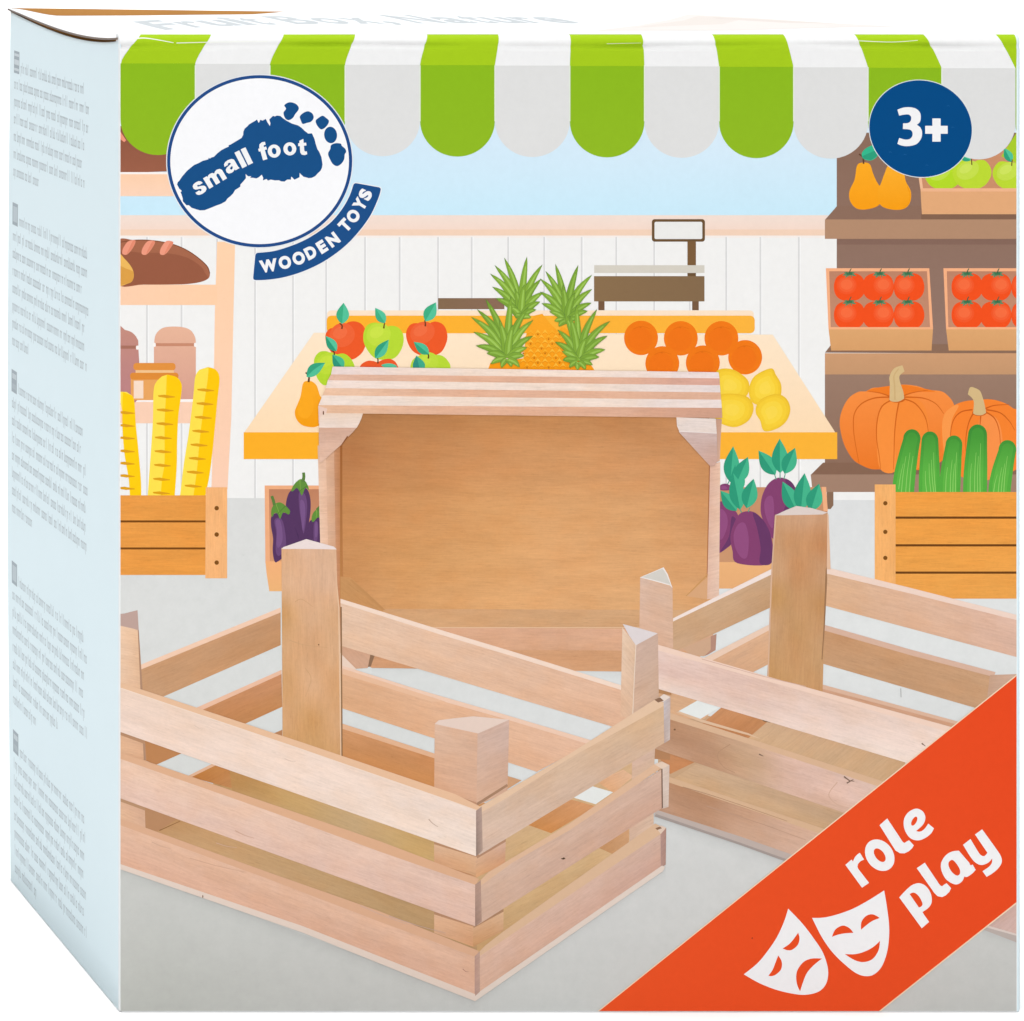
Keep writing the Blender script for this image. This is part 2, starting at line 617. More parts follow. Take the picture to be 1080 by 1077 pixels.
# ------------------------------------------------------------------ front print: the stall behind
P = Print('printed_wall', front)
P.rect(127, 118, 1072, 234, lambda p: mixc(mixc('#d3e7f7', '#dcebf8', (p[0] - 127) / 945), '#c9ebfa', max(0.0, (p[1] - 150) / 84.0)))
P.rect(127, 227, 1072, 243, vgrad(227, '#f3e0d4', 243, '#f5dacb'))
P.rect(127, 242, 1072, 248.5, '#f4d3bb')
P.rect(127, 248.5, 1072, 530, '#f2f1ef')
P.rect(127, 248.5, 1072, 251, '#f6eee8')
for x in (155, 191.5, 229, 269, 309, 344, 385, 421.5, 462, 497.5, 536, 574, 613.5, 650, 690, 727.5, 766, 802, 842.5):
    P.rect(x - .9, 250, x + .9, 526, '#dbd9d9')
    P.rect(x + .9, 250, x + 1.9, 526, '#f8f8f7')
P.build()

P = Print('printed_floor', front)
P.mat = CONCRETE
FLOOR = [['#dcdddb', '#dcdcda', '#dedfde', '#dfe0e0', '#dfe1e1'],
         ['#dbdcda', '#dbdddb', '#dfe1e0', '#e2e4e3', '#e2e4e3'],
         ['#d7d8d5', '#dadcda', '#dddfde', '#dddfde', '#d9dbda'],
         ['#c9cac6', '#cfd0cd', '#d3d4d2', '#d3d4d2', '#cdcecb'],
         ['#bfc0ba', '#c6c6c2', '#cdcecb', '#cbccc8', '#c6c6c2']]
def floor_ink(x, y, k=1.0):
    u, v = (x - 127) / 945.0 * 4, (y - 526.5) / 540.5 * 4
    i, j = min(3, max(0, int(u))), min(3, max(0, int(v)))
    a, b = min(1, max(0, u - i)), min(1, max(0, v - j))
    a, b = a * a * (3 - 2 * a), b * b * (3 - 2 * b)
    c = mixc(mixc(FLOOR[j][i], FLOOR[j][i + 1], a), mixc(FLOOR[j + 1][i], FLOOR[j + 1][i + 1], a), b)
    return tuple(q * k for q in c)
P.patch([(127, 525), (1072, 528), (1072, 1067), (127, 1067)], FLOOR, sub=6)
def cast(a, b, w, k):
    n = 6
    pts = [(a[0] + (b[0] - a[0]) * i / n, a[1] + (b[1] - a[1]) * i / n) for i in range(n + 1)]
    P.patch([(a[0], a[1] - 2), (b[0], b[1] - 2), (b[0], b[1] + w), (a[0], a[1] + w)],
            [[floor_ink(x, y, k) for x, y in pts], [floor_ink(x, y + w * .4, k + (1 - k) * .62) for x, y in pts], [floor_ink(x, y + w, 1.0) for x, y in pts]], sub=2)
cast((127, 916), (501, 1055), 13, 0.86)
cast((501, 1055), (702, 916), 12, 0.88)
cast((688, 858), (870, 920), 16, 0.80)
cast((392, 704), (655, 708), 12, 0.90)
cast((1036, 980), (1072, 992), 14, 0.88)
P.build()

# the bakery shelf at the left
P = Print('printed_bakery_shelf', front)
P.rect(127, 183.5, 200, 207, vgrad(183, '#fccfac', 207, '#fbd4ba'))
P.poly([(229, 255), (248, 255), (246.5, 320), (244, 440), (240, 516), (223, 516), (225, 440), (226.5, 330)], vgrad(260, '#fed2ac', 500, '#fbcfb4'))
P.rect(127, 300.3, 229, 321.8, hgrad(127, '#fccfae', 229, '#fed0aa'))
P.rect(127, 424, 226, 446.5, '#fad0b6')
P.rect(127, 420.6, 226, 424, '#fbf4ef')
P.build()
P = Print('printed_dark_loaf', front)
z = Z(120, 230, 5.128)
P.poly([(127, 133), (140, 131), (150, 140), (205, 140), (205, 180), (127, 182.5)], vgrad(134, '#8d5540', 182, '#9c6049'))
P.poly([(127, 139), (133, 148), (131, 150), (127, 147)], '#f09a7e')
P.rect(127, 181.6, 200, 183.8, '#fbf3ee')
P.build()
P = Print('printed_dark_loaf', front)
P.blob(z([(20, 130), (110, 119), (200, 120), (300, 136), (380, 165), (450, 209), (505, 260), (520, 300), (510, 328), (470, 346), (400, 357), (300, 360), (160, 360), (20, 354)]), '#a6674c')
P.blob(z([(20, 192), (160, 188), (300, 192), (400, 216), (470, 262), (495, 300), (508, 325), (470, 345), (400, 356), (300, 359), (160, 359), (20, 353)]), '#985b43')
P.stroke(z([(30, 132), (110, 120), (200, 121), (300, 137), (380, 166), (450, 210), (505, 261), (519, 300)]), 0.9, 0.9, '#7f4a34')
for k, a in enumerate(((62, 160), (167, 165), (266, 168))):
    P.blob(z([(a[0] + 18, 125), (a[0] + 55, 122 + 4 * k), (a[0] + 42, 160), (a[0] + 10, 197), (a[0] - 16, 192 + k), (a[0] - 10, 160)]), '#ef9b80')
    P.blob(z([(a[0] + 42, 124 + 3 * k), (a[0] + 55, 123 + 4 * k), (a[0] + 40, 160), (a[0] + 8, 196), (a[0] + 24, 158)]), '#e58b6f')
P.build()
P = Print('printed_bun', front)
P.blob(z([(20, 195), (60, 222), (95, 265), (108, 300), (103, 335), (80, 353), (20, 355)]), '#efb95e')
P.blob(z([(20, 262), (70, 275), (104, 290), (107, 312), (102, 336), (80, 353), (20, 355)]), '#dda048')
P.build()
P = Print('printed_dark_jar', front)
P.blob(z([(10, 600), (60, 605), (100, 620), (128, 655), (133, 700), (133, 980), (10, 980)]), vgrad(347, '#c58d7d', 420, '#b98084'), n=3)
P.rect(*z([(20, 690)])[0], *z([(124, 707)])[0], '#a8705f')
P.rrect(*z([(120, 690)])[0], *z([(136, 712)])[0], 1.4, '#fbf6f2')
P.build()
P = Print('printed_tall_jar', front)
P.poly(z(smooth([(217, 690), (225, 635), (255, 600), (300, 588), (370, 590), (415, 607), (440, 645), (444, 690)], False, 6) + [(444, 980), (217, 980)]), vgrad(345, '#e9b69a', 420, '#d7a08e'))
P.rect(*z([(226, 677)])[0], *z([(435, 693)])[0], '#c98c70')
for x in (212, 434):
    P.rrect(*z([(x, 675)])[0], *z([(x + 15, 697)])[0], 1.4, '#fbf6f2')
P.build()
P = Print('printed_honey_jar', front)
P.rect(*z([(92, 870)])[0], *z([(345, 985)])[0], '#e9a560')
P.rrect(*z([(88, 836)])[0], *z([(350, 874)])[0], 3.2, '#e08c38')
P.rrect(*z([(106, 784)])[0], *z([(334, 824)])[0], 3.2, '#e39240')
P.rect(*z([(118, 823)])[0], *z([(325, 837)])[0], '#f3c48e')
P.rect(*z([(108, 880)])[0], *z([(160, 976)])[0], '#f8ddc8')
P.build()
z = Z(120, 380, 4.485)
for left, right, mid, cuts in (
        ([(20, 148), (60, 150)], [(88, 168), (98, 200), (104, 300), (116, 420), (128, 560), (130, 645)], [(42, 150), (40, 300), (50, 440), (70, 560), (76, 645)],
         [(60, y) for y in (248, 309, 368, 430, 488, 547, 606)]),
        ([(160, 645), (172, 480), (184, 300), (188, 150), (200, 105), (228, 76)], [(255, 68), (300, 82), (321, 115), (318, 170), (306, 260), (300, 380), (298, 500), (288, 645)],
         [(250, 70), (247, 160), (240, 300), (240, 480), (228, 560), (222, 645)], [(250, 171), (244, 236), (242, 301), (235, 367), (234, 432), (231, 497), (227, 563), (226, 628)]),
        ([(313, 645), (330, 500), (355, 340), (375, 180), (385, 80), (405, 45)], [(445, 32), (482, 45), (500, 85), (490, 190), (478, 320), (465, 450), (450, 560), (432, 645)],
         [(448, 34), (444, 90), (425, 220), (408, 360), (397, 480), (388, 560), (376, 645)], [(436, 141), (432, 206), (424, 271), (412, 336), (404, 401), (396, 465), (386, 530), (376, 595)])):
    P = Print('printed_baguette', front)
    P.poly(z(smooth(left, False) + smooth(right, False)), '#ffe14e')
    P.poly(z(smooth(mid, False)[::-1] + smooth(right, False)), hgrad(130, '#ffcf0e', 235, '#ffc80a'))
    for cx, cy in cuts:
        P.poly(z([(cx - 42, cy - 5), (cx - 10, cy - 8), (cx + 40, cy + 1), (cx + 38, cy + 5), (cx, cy + 8), (cx - 38, cy + 2)]), '#dfa01c')
    P.build()

P = Print('printed_bread_crate', front)
P.rect(120, 522.5, 217.5, 606.5, vgrad(522, '#e59a49', 606, '#ea9d49'), wood=((120, 522), (217, 522)))
for y in (550.0, 578.5):
    P.rect(120, y - 1.1, 217.5, y + 1.1, '#7a4818')
P.poly([(217, 514), (239.6, 514), (239.6, 610), (216.5, 610)], '#f4b67b', wood=((217, 514), (217, 610)))
for y in (536, 563.8, 593.4):
    P.oval(228.5, y, 2.4, 2.4, '#80501f', n=14)
P.build()

# the shelves at the right
P = Print('printed_produce_shelf', front)
P.rect(882.5, 140, 1072, 372, vgrad(150, '#8b6b5a', 370, '#94776a'))
P.poly([(870, 232), (883, 217), (890, 217), (1072, 217), (1072, 232)], '#8d6d5c')
P.rect(971.5, 225, 1072, 231.6, '#84634f')
P.rect(870, 231.5, 1072, 252, '#b48c6f')
P.rect(882.5, 252, 1072, 258, '#86675a')
P.rect(870, 395, 1072, 500, vgrad(395, '#9c7d6b', 500, '#8c6b59'))
P.poly([(870, 372), (877, 363), (1072, 363), (1072, 373)], '#8d6c58')
P.rect(870, 372.6, 1072, 395, vgrad(372, '#cf9d74', 395, '#c6976f'))
P.poly([(868, 488), (1072, 488), (1072, 501), (855, 501)], '#876653')
P.poly([(855, 500.5), (1072, 500.5), (1072, 519), (857, 519)], '#a3826e')
P.poly([(872, 519), (879, 519), (879, 533), (876, 537), (872, 537)], '#8a6b56')
P.build()

z = Z(865, 145, 5.023)
for n in (0, 1):
    P = Print('printed_pear', front)
    if n == 1:
        P.blob(z([(360, 150), (400, 135), (435, 150), (447, 200), (455, 235), (480, 285), (478, 340), (450, 375), (400, 384), (340, 372), (312, 345), (305, 290), (325, 235), (345, 180)]), vgrad(175, '#fdb02d', 222, '#f79e12'))
        P.stroke(z([(462, 260), (476, 300), (470, 345), (440, 374)]), 1.0, 0.4, '#ee9512')
    else:
        P.blob(z([(192, 160), (205, 138), (240, 133), (265, 145), (280, 190), (300, 235), (325, 275), (330, 330), (300, 366), (240, 382), (190, 375), (158, 335), (155, 285), (180, 230), (188, 190)]), vgrad(172, '#fbab24', 222, '#f99f15'))
        P.stroke(z([(325, 280), (331, 325), (300, 365), (240, 381)]), 1.0, 0.4, '#ee9512')
        P.stroke(z([(230, 140), (226, 105), (205, 88)]), 1.8, 1.4, '#5d3f2c')
        P.blob(z([(222, 80), (255, 50), (310, 38), (305, 95), (270, 122), (228, 112)]), '#35b78c')
        P.poly(z([(222, 100), (312, 60), (302, 98), (270, 121), (230, 113)]), '#2e9f7b')
    P.build()

P = Print('printed_apple_box', front)
P.poly([(968.8, 186), (1072, 150), (1072, 202), (971, 202)], '#cb8f6b')
P.poly([(968.8, 187), (972, 187), (973.5, 200), (971, 201)], '#f2bd98')
P.build()
def round_fruit(P, pts, base, light=None, lo=None):
    P.blob(pts, base)
    if light:
        cx = sum(p[0] for p in pts) / len(pts)
        cy = sum(p[1] for p in pts) / len(pts)
        rx = (max(p[0] for p in pts) - min(p[0] for p in pts)) / 2
        ry = (max(p[1] for p in pts) - min(p[1] for p in pts)) / 2
        P.oval(cx - rx * .22, cy - ry * .22, rx * .62, ry * .62, mixc(base, light, .35), rot=-.5, n=28)
        P.oval(cx - rx * .32, cy - ry * .34, rx * .36, ry * .30, mixc(base, light, .7), rot=-.5, n=24)
def apple_outline(cx, cy, rx, ry):
    return [(cx, cy - ry * .78), (cx + rx * .30, cy - ry * .96), (cx + rx * .68, cy - ry * .93), (cx + rx * .96, cy - ry * .45), (cx + rx * .98, cy + ry * .1), (cx + rx * .72, cy + ry * .68), (cx + rx * .3, cy + ry * .98),
            (cx, cy + ry * .93), (cx - rx * .3, cy + ry * .98), (cx - rx * .72, cy + ry * .68), (cx - rx * .98, cy + ry * .1), (cx - rx * .96, cy - ry * .45), (cx - rx * .68, cy - ry * .93), (cx - rx * .30, cy - ry * .96)]
def leaf(P, base, tip, w, c0='#52c49a', c1='#2fa27c', bend=0.0):
    bx_, by_ = base
    tx, ty = tip
    dx, dy = tx - bx_, ty - by_
    ln = math.hypot(dx, dy)
    nx, ny = -dy / ln, dx / ln
    def at(t, s):
        k = math.sin(math.pi * t ** 0.85) * (1 - 0.15 * t)
        b = bend * ln * math.sin(math.pi * t)
        return (bx_ + dx * t + nx * (s * w * k + b), by_ + dy * t + ny * (s * w * k + b))
    n = 12
    a = [at(i / n, 1) for i in range(n + 1)]
    c = [at(i / n, 0) for i in range(n + 1)]
    d = [at(i / n, -1) for i in range(n + 1)]
    P.poly(a + c[::-1][1:-1], c0)
    P.poly(c + d[::-1][1:-1], c1)
for n, (cx, base) in enumerate(((995, '#b4da28'), (1025, '#bdda34'), (1067, '#bdda34'))):
    P = Print('printed_green_apple', front)
    q = apple_outline(cx, 184, 20.5, 15.5) if n == 1 else apple_outline(cx, 185, 20, 15)
    round_fruit(P, q, base, '#d6e86a')
    if n == 1:
        P.stroke([(1025, 174), (1024.5, 166)], 1.2, 1.0, '#6b4a2a')
        leaf(P, (1024, 169), (1010, 163), 4.0)
    if n == 2:
        P.poly([(1056, 165), (1072, 140), (1072, 172)], '#a9cc2c')
        leaf(P, (1067, 171), (1059, 156), 5.0)
        P.stroke([(1067, 175), (1067.5, 168)], 1.2, 1.0, '#6b4a2a')
    P.build()
P = Print('printed_apple_box', front)
P.poly([(970.8, 199.5), (1072, 199.5), (1072, 226), (972.3, 226)], '#e3aa7a')
P.poly([(970.8, 198.6), (1072, 198.6), (1072, 202), (971.2, 202)], '#f0b58c')
P.build()

z = Z(865, 275, 5.023)
def tomato(P, cx, cy, rx, ry, spot):
    q = [(cx - rx * .98, cy - ry * .05), (cx - rx * .8, cy - ry * .68), (cx - rx * .35, cy - ry * .95), (cx, cy - ry * .88), (cx + rx * .4, cy - ry * .95), (cx + rx * .82, cy - ry * .66), (cx + rx, cy), (cx + rx * .85, cy + ry * .62), (cx + rx * .4, cy + ry * .98), (cx - rx * .4, cy + ry * .98), (cx - rx * .85, cy + ry * .62)]
    P.blob(z(q), '#f4511d')
    sx, sy = cx + spot, cy - 12
    P.oval(*z([(sx, sy + 4)])[0], 10.5, 9.6, '#f5592a', n=28)
    P.oval(*z([(sx, sy + 2)])[0], 8.4, 7.6, '#f66234', n=28)
    P.oval(*z([(sx, sy)])[0], 6.2, 5.4, '#f76d3f', n=24)
    kx = cx + (0 if abs(spot) < 20 else spot * .3)
    ky = cy - ry * .95
    for dx, dy in ((-34, 8), (-22, 20), (-4, 22), (14, 20), (32, 10), (-26, -4), (26, -4)):
        P.poly(z([(kx - 6, ky - 2), (kx + dx * .6, ky + dy * .6 - 7), (kx + dx * 1.15, ky + dy * 1.25), (kx + dx * .6, ky + dy * .6 + 8), (kx + 4, ky + 6)]), '#5d8a66')
    P.poly(z([(kx - 18, ky - 6), (kx + 16, ky - 8), (kx + 14, ky + 8), (kx - 14, ky + 8)]), '#3f7550')
    P.stroke(z([(kx, ky), (kx + 3, ky - 14), (kx + 10, ky - 26)]), 1.3, .9, '#3d6247')
for off in (0, 1):
    P = Print('printed_tomato_crate', front)
    sh = 623 * off
    def zz(pts):
        return z([(p[0] + sh, p[1]) for p in pts])
    P.poly(zz([(30, 40), (578, 40), (598, 358), (590, 475), (58, 475), (44, 360)]), '#f8b285')
    P.poly(zz([(48, 56), (566, 56), (582, 354), (56, 354)]), vgrad(286, '#bd8468', 346, '#c58d70'))
    P.build()
    T = Print('printed_tomatoes', front)
    for r, (ty, sp) in enumerate(((138, 1), (287, 2))):
        for c, tx in enumerate((155, 307, 470)):
            tomato(T, tx + sh, ty, 84 if c < 2 else 82, 74, (-15, 28, -22)[c])
    T.build()
    P = Print('printed_tomato_crate', front)
    P.poly(zz([(44, 355), (598, 355), (590, 476), (58, 476)]), vgrad(346, '#dfa871', 370, '#d9a06a'))
    P.poly(zz([(44, 352), (598, 352), (597, 364), (45, 364)]), '#f6b283')
    P.build()

z = Z(870, 380, 5.143)
for n in (0, 1):
    P = Print('printed_pumpkin', front)
    if n == 0:
        P.blob(z([(80, 330), (95, 265), (130, 205), (180, 172), (225, 168), (260, 150), (330, 146), (420, 132), (500, 140), (560, 160), (630, 168), (670, 195), (700, 240), (715, 320), (705, 420), (670, 510), (600, 570), (520, 595), (440, 590), (380, 598), (310, 592), (250, 590), (190, 565), (150, 535), (110, 470), (88, 400)]),
               lambda p: mixc('#f88f42', '#ee7a28', max(0.0, min(1.0, (p[1] - 415) / 80.0))))
        P.blob(z([(400, 200), (470, 195), (540, 250), (565, 380), (545, 520), (500, 590), (390, 595), (378, 400), (390, 260)]), '#f88c38')
        P.blob(z([(355, 205), (310, 240), (285, 330), (280, 430), (300, 590), (385, 595), (375, 420), (385, 300), (398, 225)]), '#f9913e')
        P.blob(z([(225, 168), (290, 148), (420, 134), (520, 150), (600, 170), (480, 172), (430, 190), (350, 190), (290, 175)]), '#f27d25')
        for q in ([(352, 200), (270, 205), (200, 235), (160, 290), (155, 370), (165, 450), (185, 560)], [(362, 215), (310, 250), (285, 320), (280, 420), (295, 520), (302, 590)],
                  [(402, 226), (388, 300), (378, 400), (375, 500), (372, 592)], [(430, 210), (490, 235), (540, 300), (560, 380), (556, 470)], [(430, 200), (530, 205), (600, 235), (645, 290)],
                  [(428, 192), (480, 175), (560, 162)], [(350, 195), (300, 178), (235, 168)]):
            P.stroke(z(q), 1.5, .5, '#cf631d')
        P.oval(*z([(392, 210)])[0], 8.6, 4.0, '#c9611e', n=24)
        P.poly(z(cornered([[(350, 215), (352, 130), (350, 90), (375, 45), (420, 27)], [(420, 27), (432, 60)], [(432, 60), (405, 85), (408, 120), (425, 170), (430, 208)], [(430, 208), (400, 224), (365, 224), (350, 215)]])), '#d8ba87')
        P.stroke(z([(400, 45), (375, 85), (378, 140), (380, 215)]), 1.2, 1.8, '#cfae7a')
    else:
        P.blob(z([(630, 400), (640, 320), (665, 270), (710, 240), (760, 222), (830, 215), (900, 212), (970, 230), (1020, 260), (1060, 300), (1060, 560), (960, 620), (880, 650), (760, 640), (690, 590), (640, 500)]), '#f88430')
        P.blob(z([(635, 370), (650, 290), (700, 246), (725, 250), (690, 320), (680, 420), (690, 560), (650, 510)]), '#fa9a4c')
        P.blob(z([(850, 300), (925, 310), (960, 400), (960, 560), (900, 640), (830, 640), (830, 400)]), '#f9924a')
        for q in ([(800, 268), (740, 280), (700, 320), (682, 390), (685, 480)], [(806, 285), (780, 340), (765, 420), (765, 500)], [(846, 298), (842, 340), (838, 400)], [(872, 280), (920, 315), (945, 380), (952, 460)], [(875, 268), (950, 285), (1000, 330), (1030, 380)], [(870, 262), (920, 245), (1000, 240)]):
            P.stroke(z(q), 1.5, .5, '#c95d1c')
        P.oval(*z([(838, 285)])[0], 7.6, 3.4, '#c45d1c', n=24)
        P.poly(z(cornered([[(804, 288), (808, 230), (798, 205), (775, 185)], [(775, 185), (785, 150), (800, 145)], [(800, 145), (840, 165), (858, 210), (868, 250), (874, 286)], [(874, 286), (850, 298), (820, 297), (804, 288)]])), '#d6b884')
    P.build()
CUCUMBERS = (((472, 374), 424, 55), ((570, 386), 566, 53), ((700, 408), 676, 53), ((828, 348), 814, 60), ((990, 433), 946, 56))
made = []
for q, lines in (([(362, 670), (385, 560), (415, 470), (440, 400), (480, 378), (508, 398), (505, 470), (485, 560), (475, 720), (372, 720)], [(440, 520, 415, 715), (462, 500, 438, 715), (478, 520, 458, 715), (425, 560, 400, 700)]),
                 ([(515, 720), (522, 580), (525, 440), (548, 395), (585, 393), (612, 430), (612, 560), (616, 720)], [(565, 560, 575, 715), (590, 500, 600, 715), (545, 600, 552, 715), (578, 540, 590, 715)]),
                 ([(628, 720), (640, 600), (660, 470), (690, 420), (730, 418), (750, 460), (742, 560), (725, 720)], [(690, 540, 680, 715), (715, 500, 708, 715), (665, 580, 655, 715), (704, 560, 694, 715)]),
                 ([(762, 720), (765, 560), (790, 420), (815, 370), (842, 352), (866, 380), (875, 450), (868, 580), (866, 720)], [(820, 500, 812, 715), (845, 450, 842, 715), (795, 560, 788, 715), (833, 520, 828, 715)]),
                 ([(885, 720), (910, 600), (940, 500), (970, 450), (1005, 437), (1032, 470), (1030, 560), (1004, 720)], [(960, 580, 940, 715), (990, 520, 970, 715), (935, 620, 915, 715), (976, 560, 956, 715)])):
    P = Print('printed_cucumber', front)
    tip, foot_x, hw = CUCUMBERS[len(made)]
    made.append(tip)
    def fat(k, lift):
        cx, cy = tip[0], tip[1] + hw * .95
        lean = (foot_x - cx)
        L, Rt = [], []
        for t in (0.0, .15, .3, .5, .75, 1.0):
            y = cy + (720 - cy) * t
            x = cx + lean * (1 - (1 - t) ** 1.5)
            w = hw * k * (.86 + .22 * min(1.0, t * 1.6))
            L.append((x - w, y))
            Rt.append((x + w, y))
        cap = [(cx + hw * k * .86 * math.cos(a), cy - (hw * .95 - lift) * math.sin(a)) for a in (math.pi * q / 14 for q in range(1, 14))]
        return smooth(Rt, False, 4)[::-1] + cap + smooth(L, False, 4)
    P.poly(z(fat(1.0, 0)), lambda p: mixc('#3f8d37', '#55ac40', max(0.0, min(1.0, (p[1] - 455) / 45.0))))
    P.poly(z(fat(.66, 18)), lambda p: mixc('#489a3a', '#60b546', max(0.0, min(1.0, (p[1] - 460) / 40.0))))
    for a, b, c, d in lines:
        P.stroke(z([(a, b), ((a + c) / 2 - 3, (b + d) / 2), (c, d)]), .35, .9, '#93cf6a')
    P.build()
P = Print('printed_cucumber_crate', front)
P.rect(944, 519, 1072, 631.5, vgrad(519, '#ef9f45', 631, '#eca551'), wood=((944, 519), (1072, 519)))
for y in (546, 575.2, 604):
    P.rect(944, y - 1.2, 1072, y + 1.2, '#6f431a')
P.rect(922.5, 511, 944.5, 622, '#f4b36e', wood=((922, 511), (922, 622)))
for y in (530.8, 561, 588.5):
    P.oval(933.7, y, 2.3, 2.3, '#80501f', n=14)
P.build()

# the market table, the scale and the fruit
P = Print('printed_table', front)
P.rrect(345, 327.5, 795, 340, 4, '#fde3c6')
P.poly([(331, 351), (815, 353), (881.5, 457), (257, 457)], lambda p: mixc('#fee6c8', '#fdddb6', max(0.0, min(1.0, (p[1] - 352) / 105.0))))
P.rrect(344.5, 333, 796, 351.6, 5, hgrad(344, '#fcb12c', 796, '#fcb53f'))
P.rect(257, 456, 883, 484.3, hgrad(257, '#fcb028', 883, '#fcb539'))
P.build()
P = Print('printed_kitchen_scale', front)
P.rrect(687.5, 231.2, 743.5, 255, 3, '#6d5236')
P.rrect(690.3, 234, 740.7, 252.2, 1.6, '#ecebe8')
P.rect(725, 254.5, 734, 293, '#7c5c3b')
P.rect(626.7, 279.8, 743, 288, '#d5cfc3')
P.rect(725, 288, 734, 292, '#6d5236')
P.rect(626.5, 291.3, 743, 318, hgrad(626, '#8a6e4e', 743, '#84694c'))
P.rect(631, 318, 637.6, 327.3, '#775840')
P.rect(730, 318, 737, 327.3, '#775840')
P.build()
P = Print('printed_dark_board', front)
P.rect(462, 314.5, 532, 326.2, hgrad(462, '#84694f', 532, '#8c6b58'))
P.build()

z = Z(310, 315, 6.353)
for kind, q, lf, st in (
        ('red', [(320, 205), (350, 165), (400, 152), (450, 168), (482, 215), (488, 275), (465, 350), (420, 395), (380, 410), (330, 405), (270, 380), (225, 320), (210, 250), (235, 205), (280, 195)], ((322, 170), (333, 28), 46), [(321, 203), (322, 180), (305, 165)]),
        ('green', [(602, 195), (650, 182), (700, 195), (733, 245), (728, 320), (690, 385), (640, 408), (560, 405), (510, 370), (470, 300), (466, 235), (490, 180), (540, 160), (575, 172)], ((610, 165), (545, 62), 36), [(602, 200), (604, 180), (608, 158)]),
        ('red', [(880, 190), (920, 160), (960, 155), (1005, 180), (1028, 240), (1020, 300), (985, 360), (920, 385), (850, 380), (795, 350), (760, 290), (752, 225), (780, 175), (830, 165)], ((880, 152), (952, 25), 45), [(880, 186), (880, 165), (876, 145)])):
    P = Print('printed_apple', front)
    b = '#ee5a28' if kind == 'red' else '#b8d936'
    round_fruit(P, z(q), b, '#f3764a' if kind == 'red' else '#d3e650')
    P.stroke(z(st), 1.7, 1.1, '#6a3b22')
    leaf(P, z([lf[0]])[0], z([lf[1]])[0], lf[2] / 6.353, '#55c39a', '#3fae82')
    P.build()
P = Print('printed_apple', front)
round_fruit(P, z([(270, 375), (330, 368), (375, 395), (405, 450), (400, 520), (330, 560), (250, 570), (200, 580), (160, 540), (140, 480), (135, 410), (165, 362), (215, 352)]), '#b5d733', '#cfe445')
P.stroke(z([(270, 378), (268, 358), (250, 345)]), 1.7, 1.1, '#5d3d22')
leaf(P, z([(285, 352)])[0], z([(212, 250)])[0], 5.6, '#55c39a', '#2f9c78')
leaf(P, z([(330, 470)])[0], z([(258, 375)])[0], 6.5, '#48b890', '#2f9478')
P.build()
P = Print('printed_apple', front)
round_fruit(P, z([(560, 425), (600, 408), (650, 405), (690, 440), (700, 520), (560, 600), (440, 520), (445, 450), (490, 418), (530, 418)]), '#ec5a2a')
P.stroke(z([(562, 435), (562, 405), (550, 390)]), 1.6, 1.1, '#5d3d22')
leaf(P, z([(545, 400)])[0], z([(635, 275)])[0], 6.2, '#52c09a', '#33a07c')
P.blob(z([(585, 448), (625, 434), (670, 440), (690, 460), (640, 470)]), '#5cc39c')
P.build()
P = Print('printed_apple', front)
round_fruit(P, z([(900, 400), (940, 378), (990, 382), (1030, 415), (1048, 470), (1000, 600), (850, 600), (785, 500), (790, 420), (840, 385)]), '#b9d936', '#c9e04a')
P.stroke(z([(900, 402), (902, 380), (890, 362)]), 1.7, 1.2, '#5d3d22')
leaf(P, z([(905, 372)])[0], z([(802, 290)])[0], 5.6, '#4fbf97', '#35a37e')
leaf(P, z([(850, 500)])[0], z([(820, 382)])[0], 7.0, '#3fa98a', '#2f8f80')
P.build()
P = Print('printed_pear', front)
P.blob(z([(60, 570), (85, 552), (120, 555), (150, 580), (165, 620), (175, 650), (200, 700), (200, 820), (150, 858), (100, 860), (50, 845), (15, 805), (6, 755), (25, 705), (45, 650)]), vgrad(402, '#fcab26', 450, '#f69f12'))
P.blob(z([(60, 640), (90, 600), (120, 640), (130, 740), (90, 800), (40, 790), (25, 740)]), '#fba920')
P.stroke(z([(98, 560), (100, 520), (78, 495)]), 2.2, 1.6, '#5b3a24')
leaf(P, z([(85, 525)])[0], z([(210, 430)])[0], 6.4, '#4fbf97', '#35a37e', -.06)
P.build()

z = Z(640, 330, 4.909)
for cx, cy in ((177, 130), (383, 132), (593, 132), (716, 230), (287, 262), (497, 258)):
    P = Print('printed_orange', front)
    P.oval(*z([(cx, cy)])[0], 17.9, 18.2, '#f27a17', n=40)
    P.oval(*z([(cx - 6, cy + 6)])[0], 13.0, 12.5, '#f17517', n=32)
    P.stroke(z([(cx - 40, cy - 46), (cx, cy - 60), (cx + 45, cy - 48)]), .7, .4, '#e06a10')
    P.oval(*z([(cx - 3, cy - 55)])[0], 1.3, .5, '#dd6a12', n=10)
    P.build()
for q in ([(570, 300), (640, 290), (700, 320), (735, 360), (730, 420), (680, 450), (560, 450), (540, 380)], [(735, 400), (755, 340), (800, 305), (855, 288), (875, 320), (902, 370), (900, 430), (870, 470), (800, 480), (750, 460)],
          [(560, 440), (600, 420), (680, 420), (735, 440), (760, 490), (740, 550), (690, 585), (640, 590), (570, 560), (540, 500)], [(775, 480), (810, 440), (880, 420), (930, 445), (950, 500), (930, 560), (880, 600), (815, 612), (795, 560), (772, 520)]):
    P = Print('printed_lemon', front)
    cx, cy = sum(p[0] for p in q) / len(q), sum(p[1] for p in q) / len(q)
    P.blob(z(q), '#efc232')
    for k, c in ((.95, '#f4c934'), (.84, '#f8cf38'), (.62, '#fad644'), (.35, '#fbd94f')):
        P.blob(z([(cx + (p[0] - cx) * k - 4, cy + (p[1] - cy) * k + 2) for p in q]), c)
    P.build()

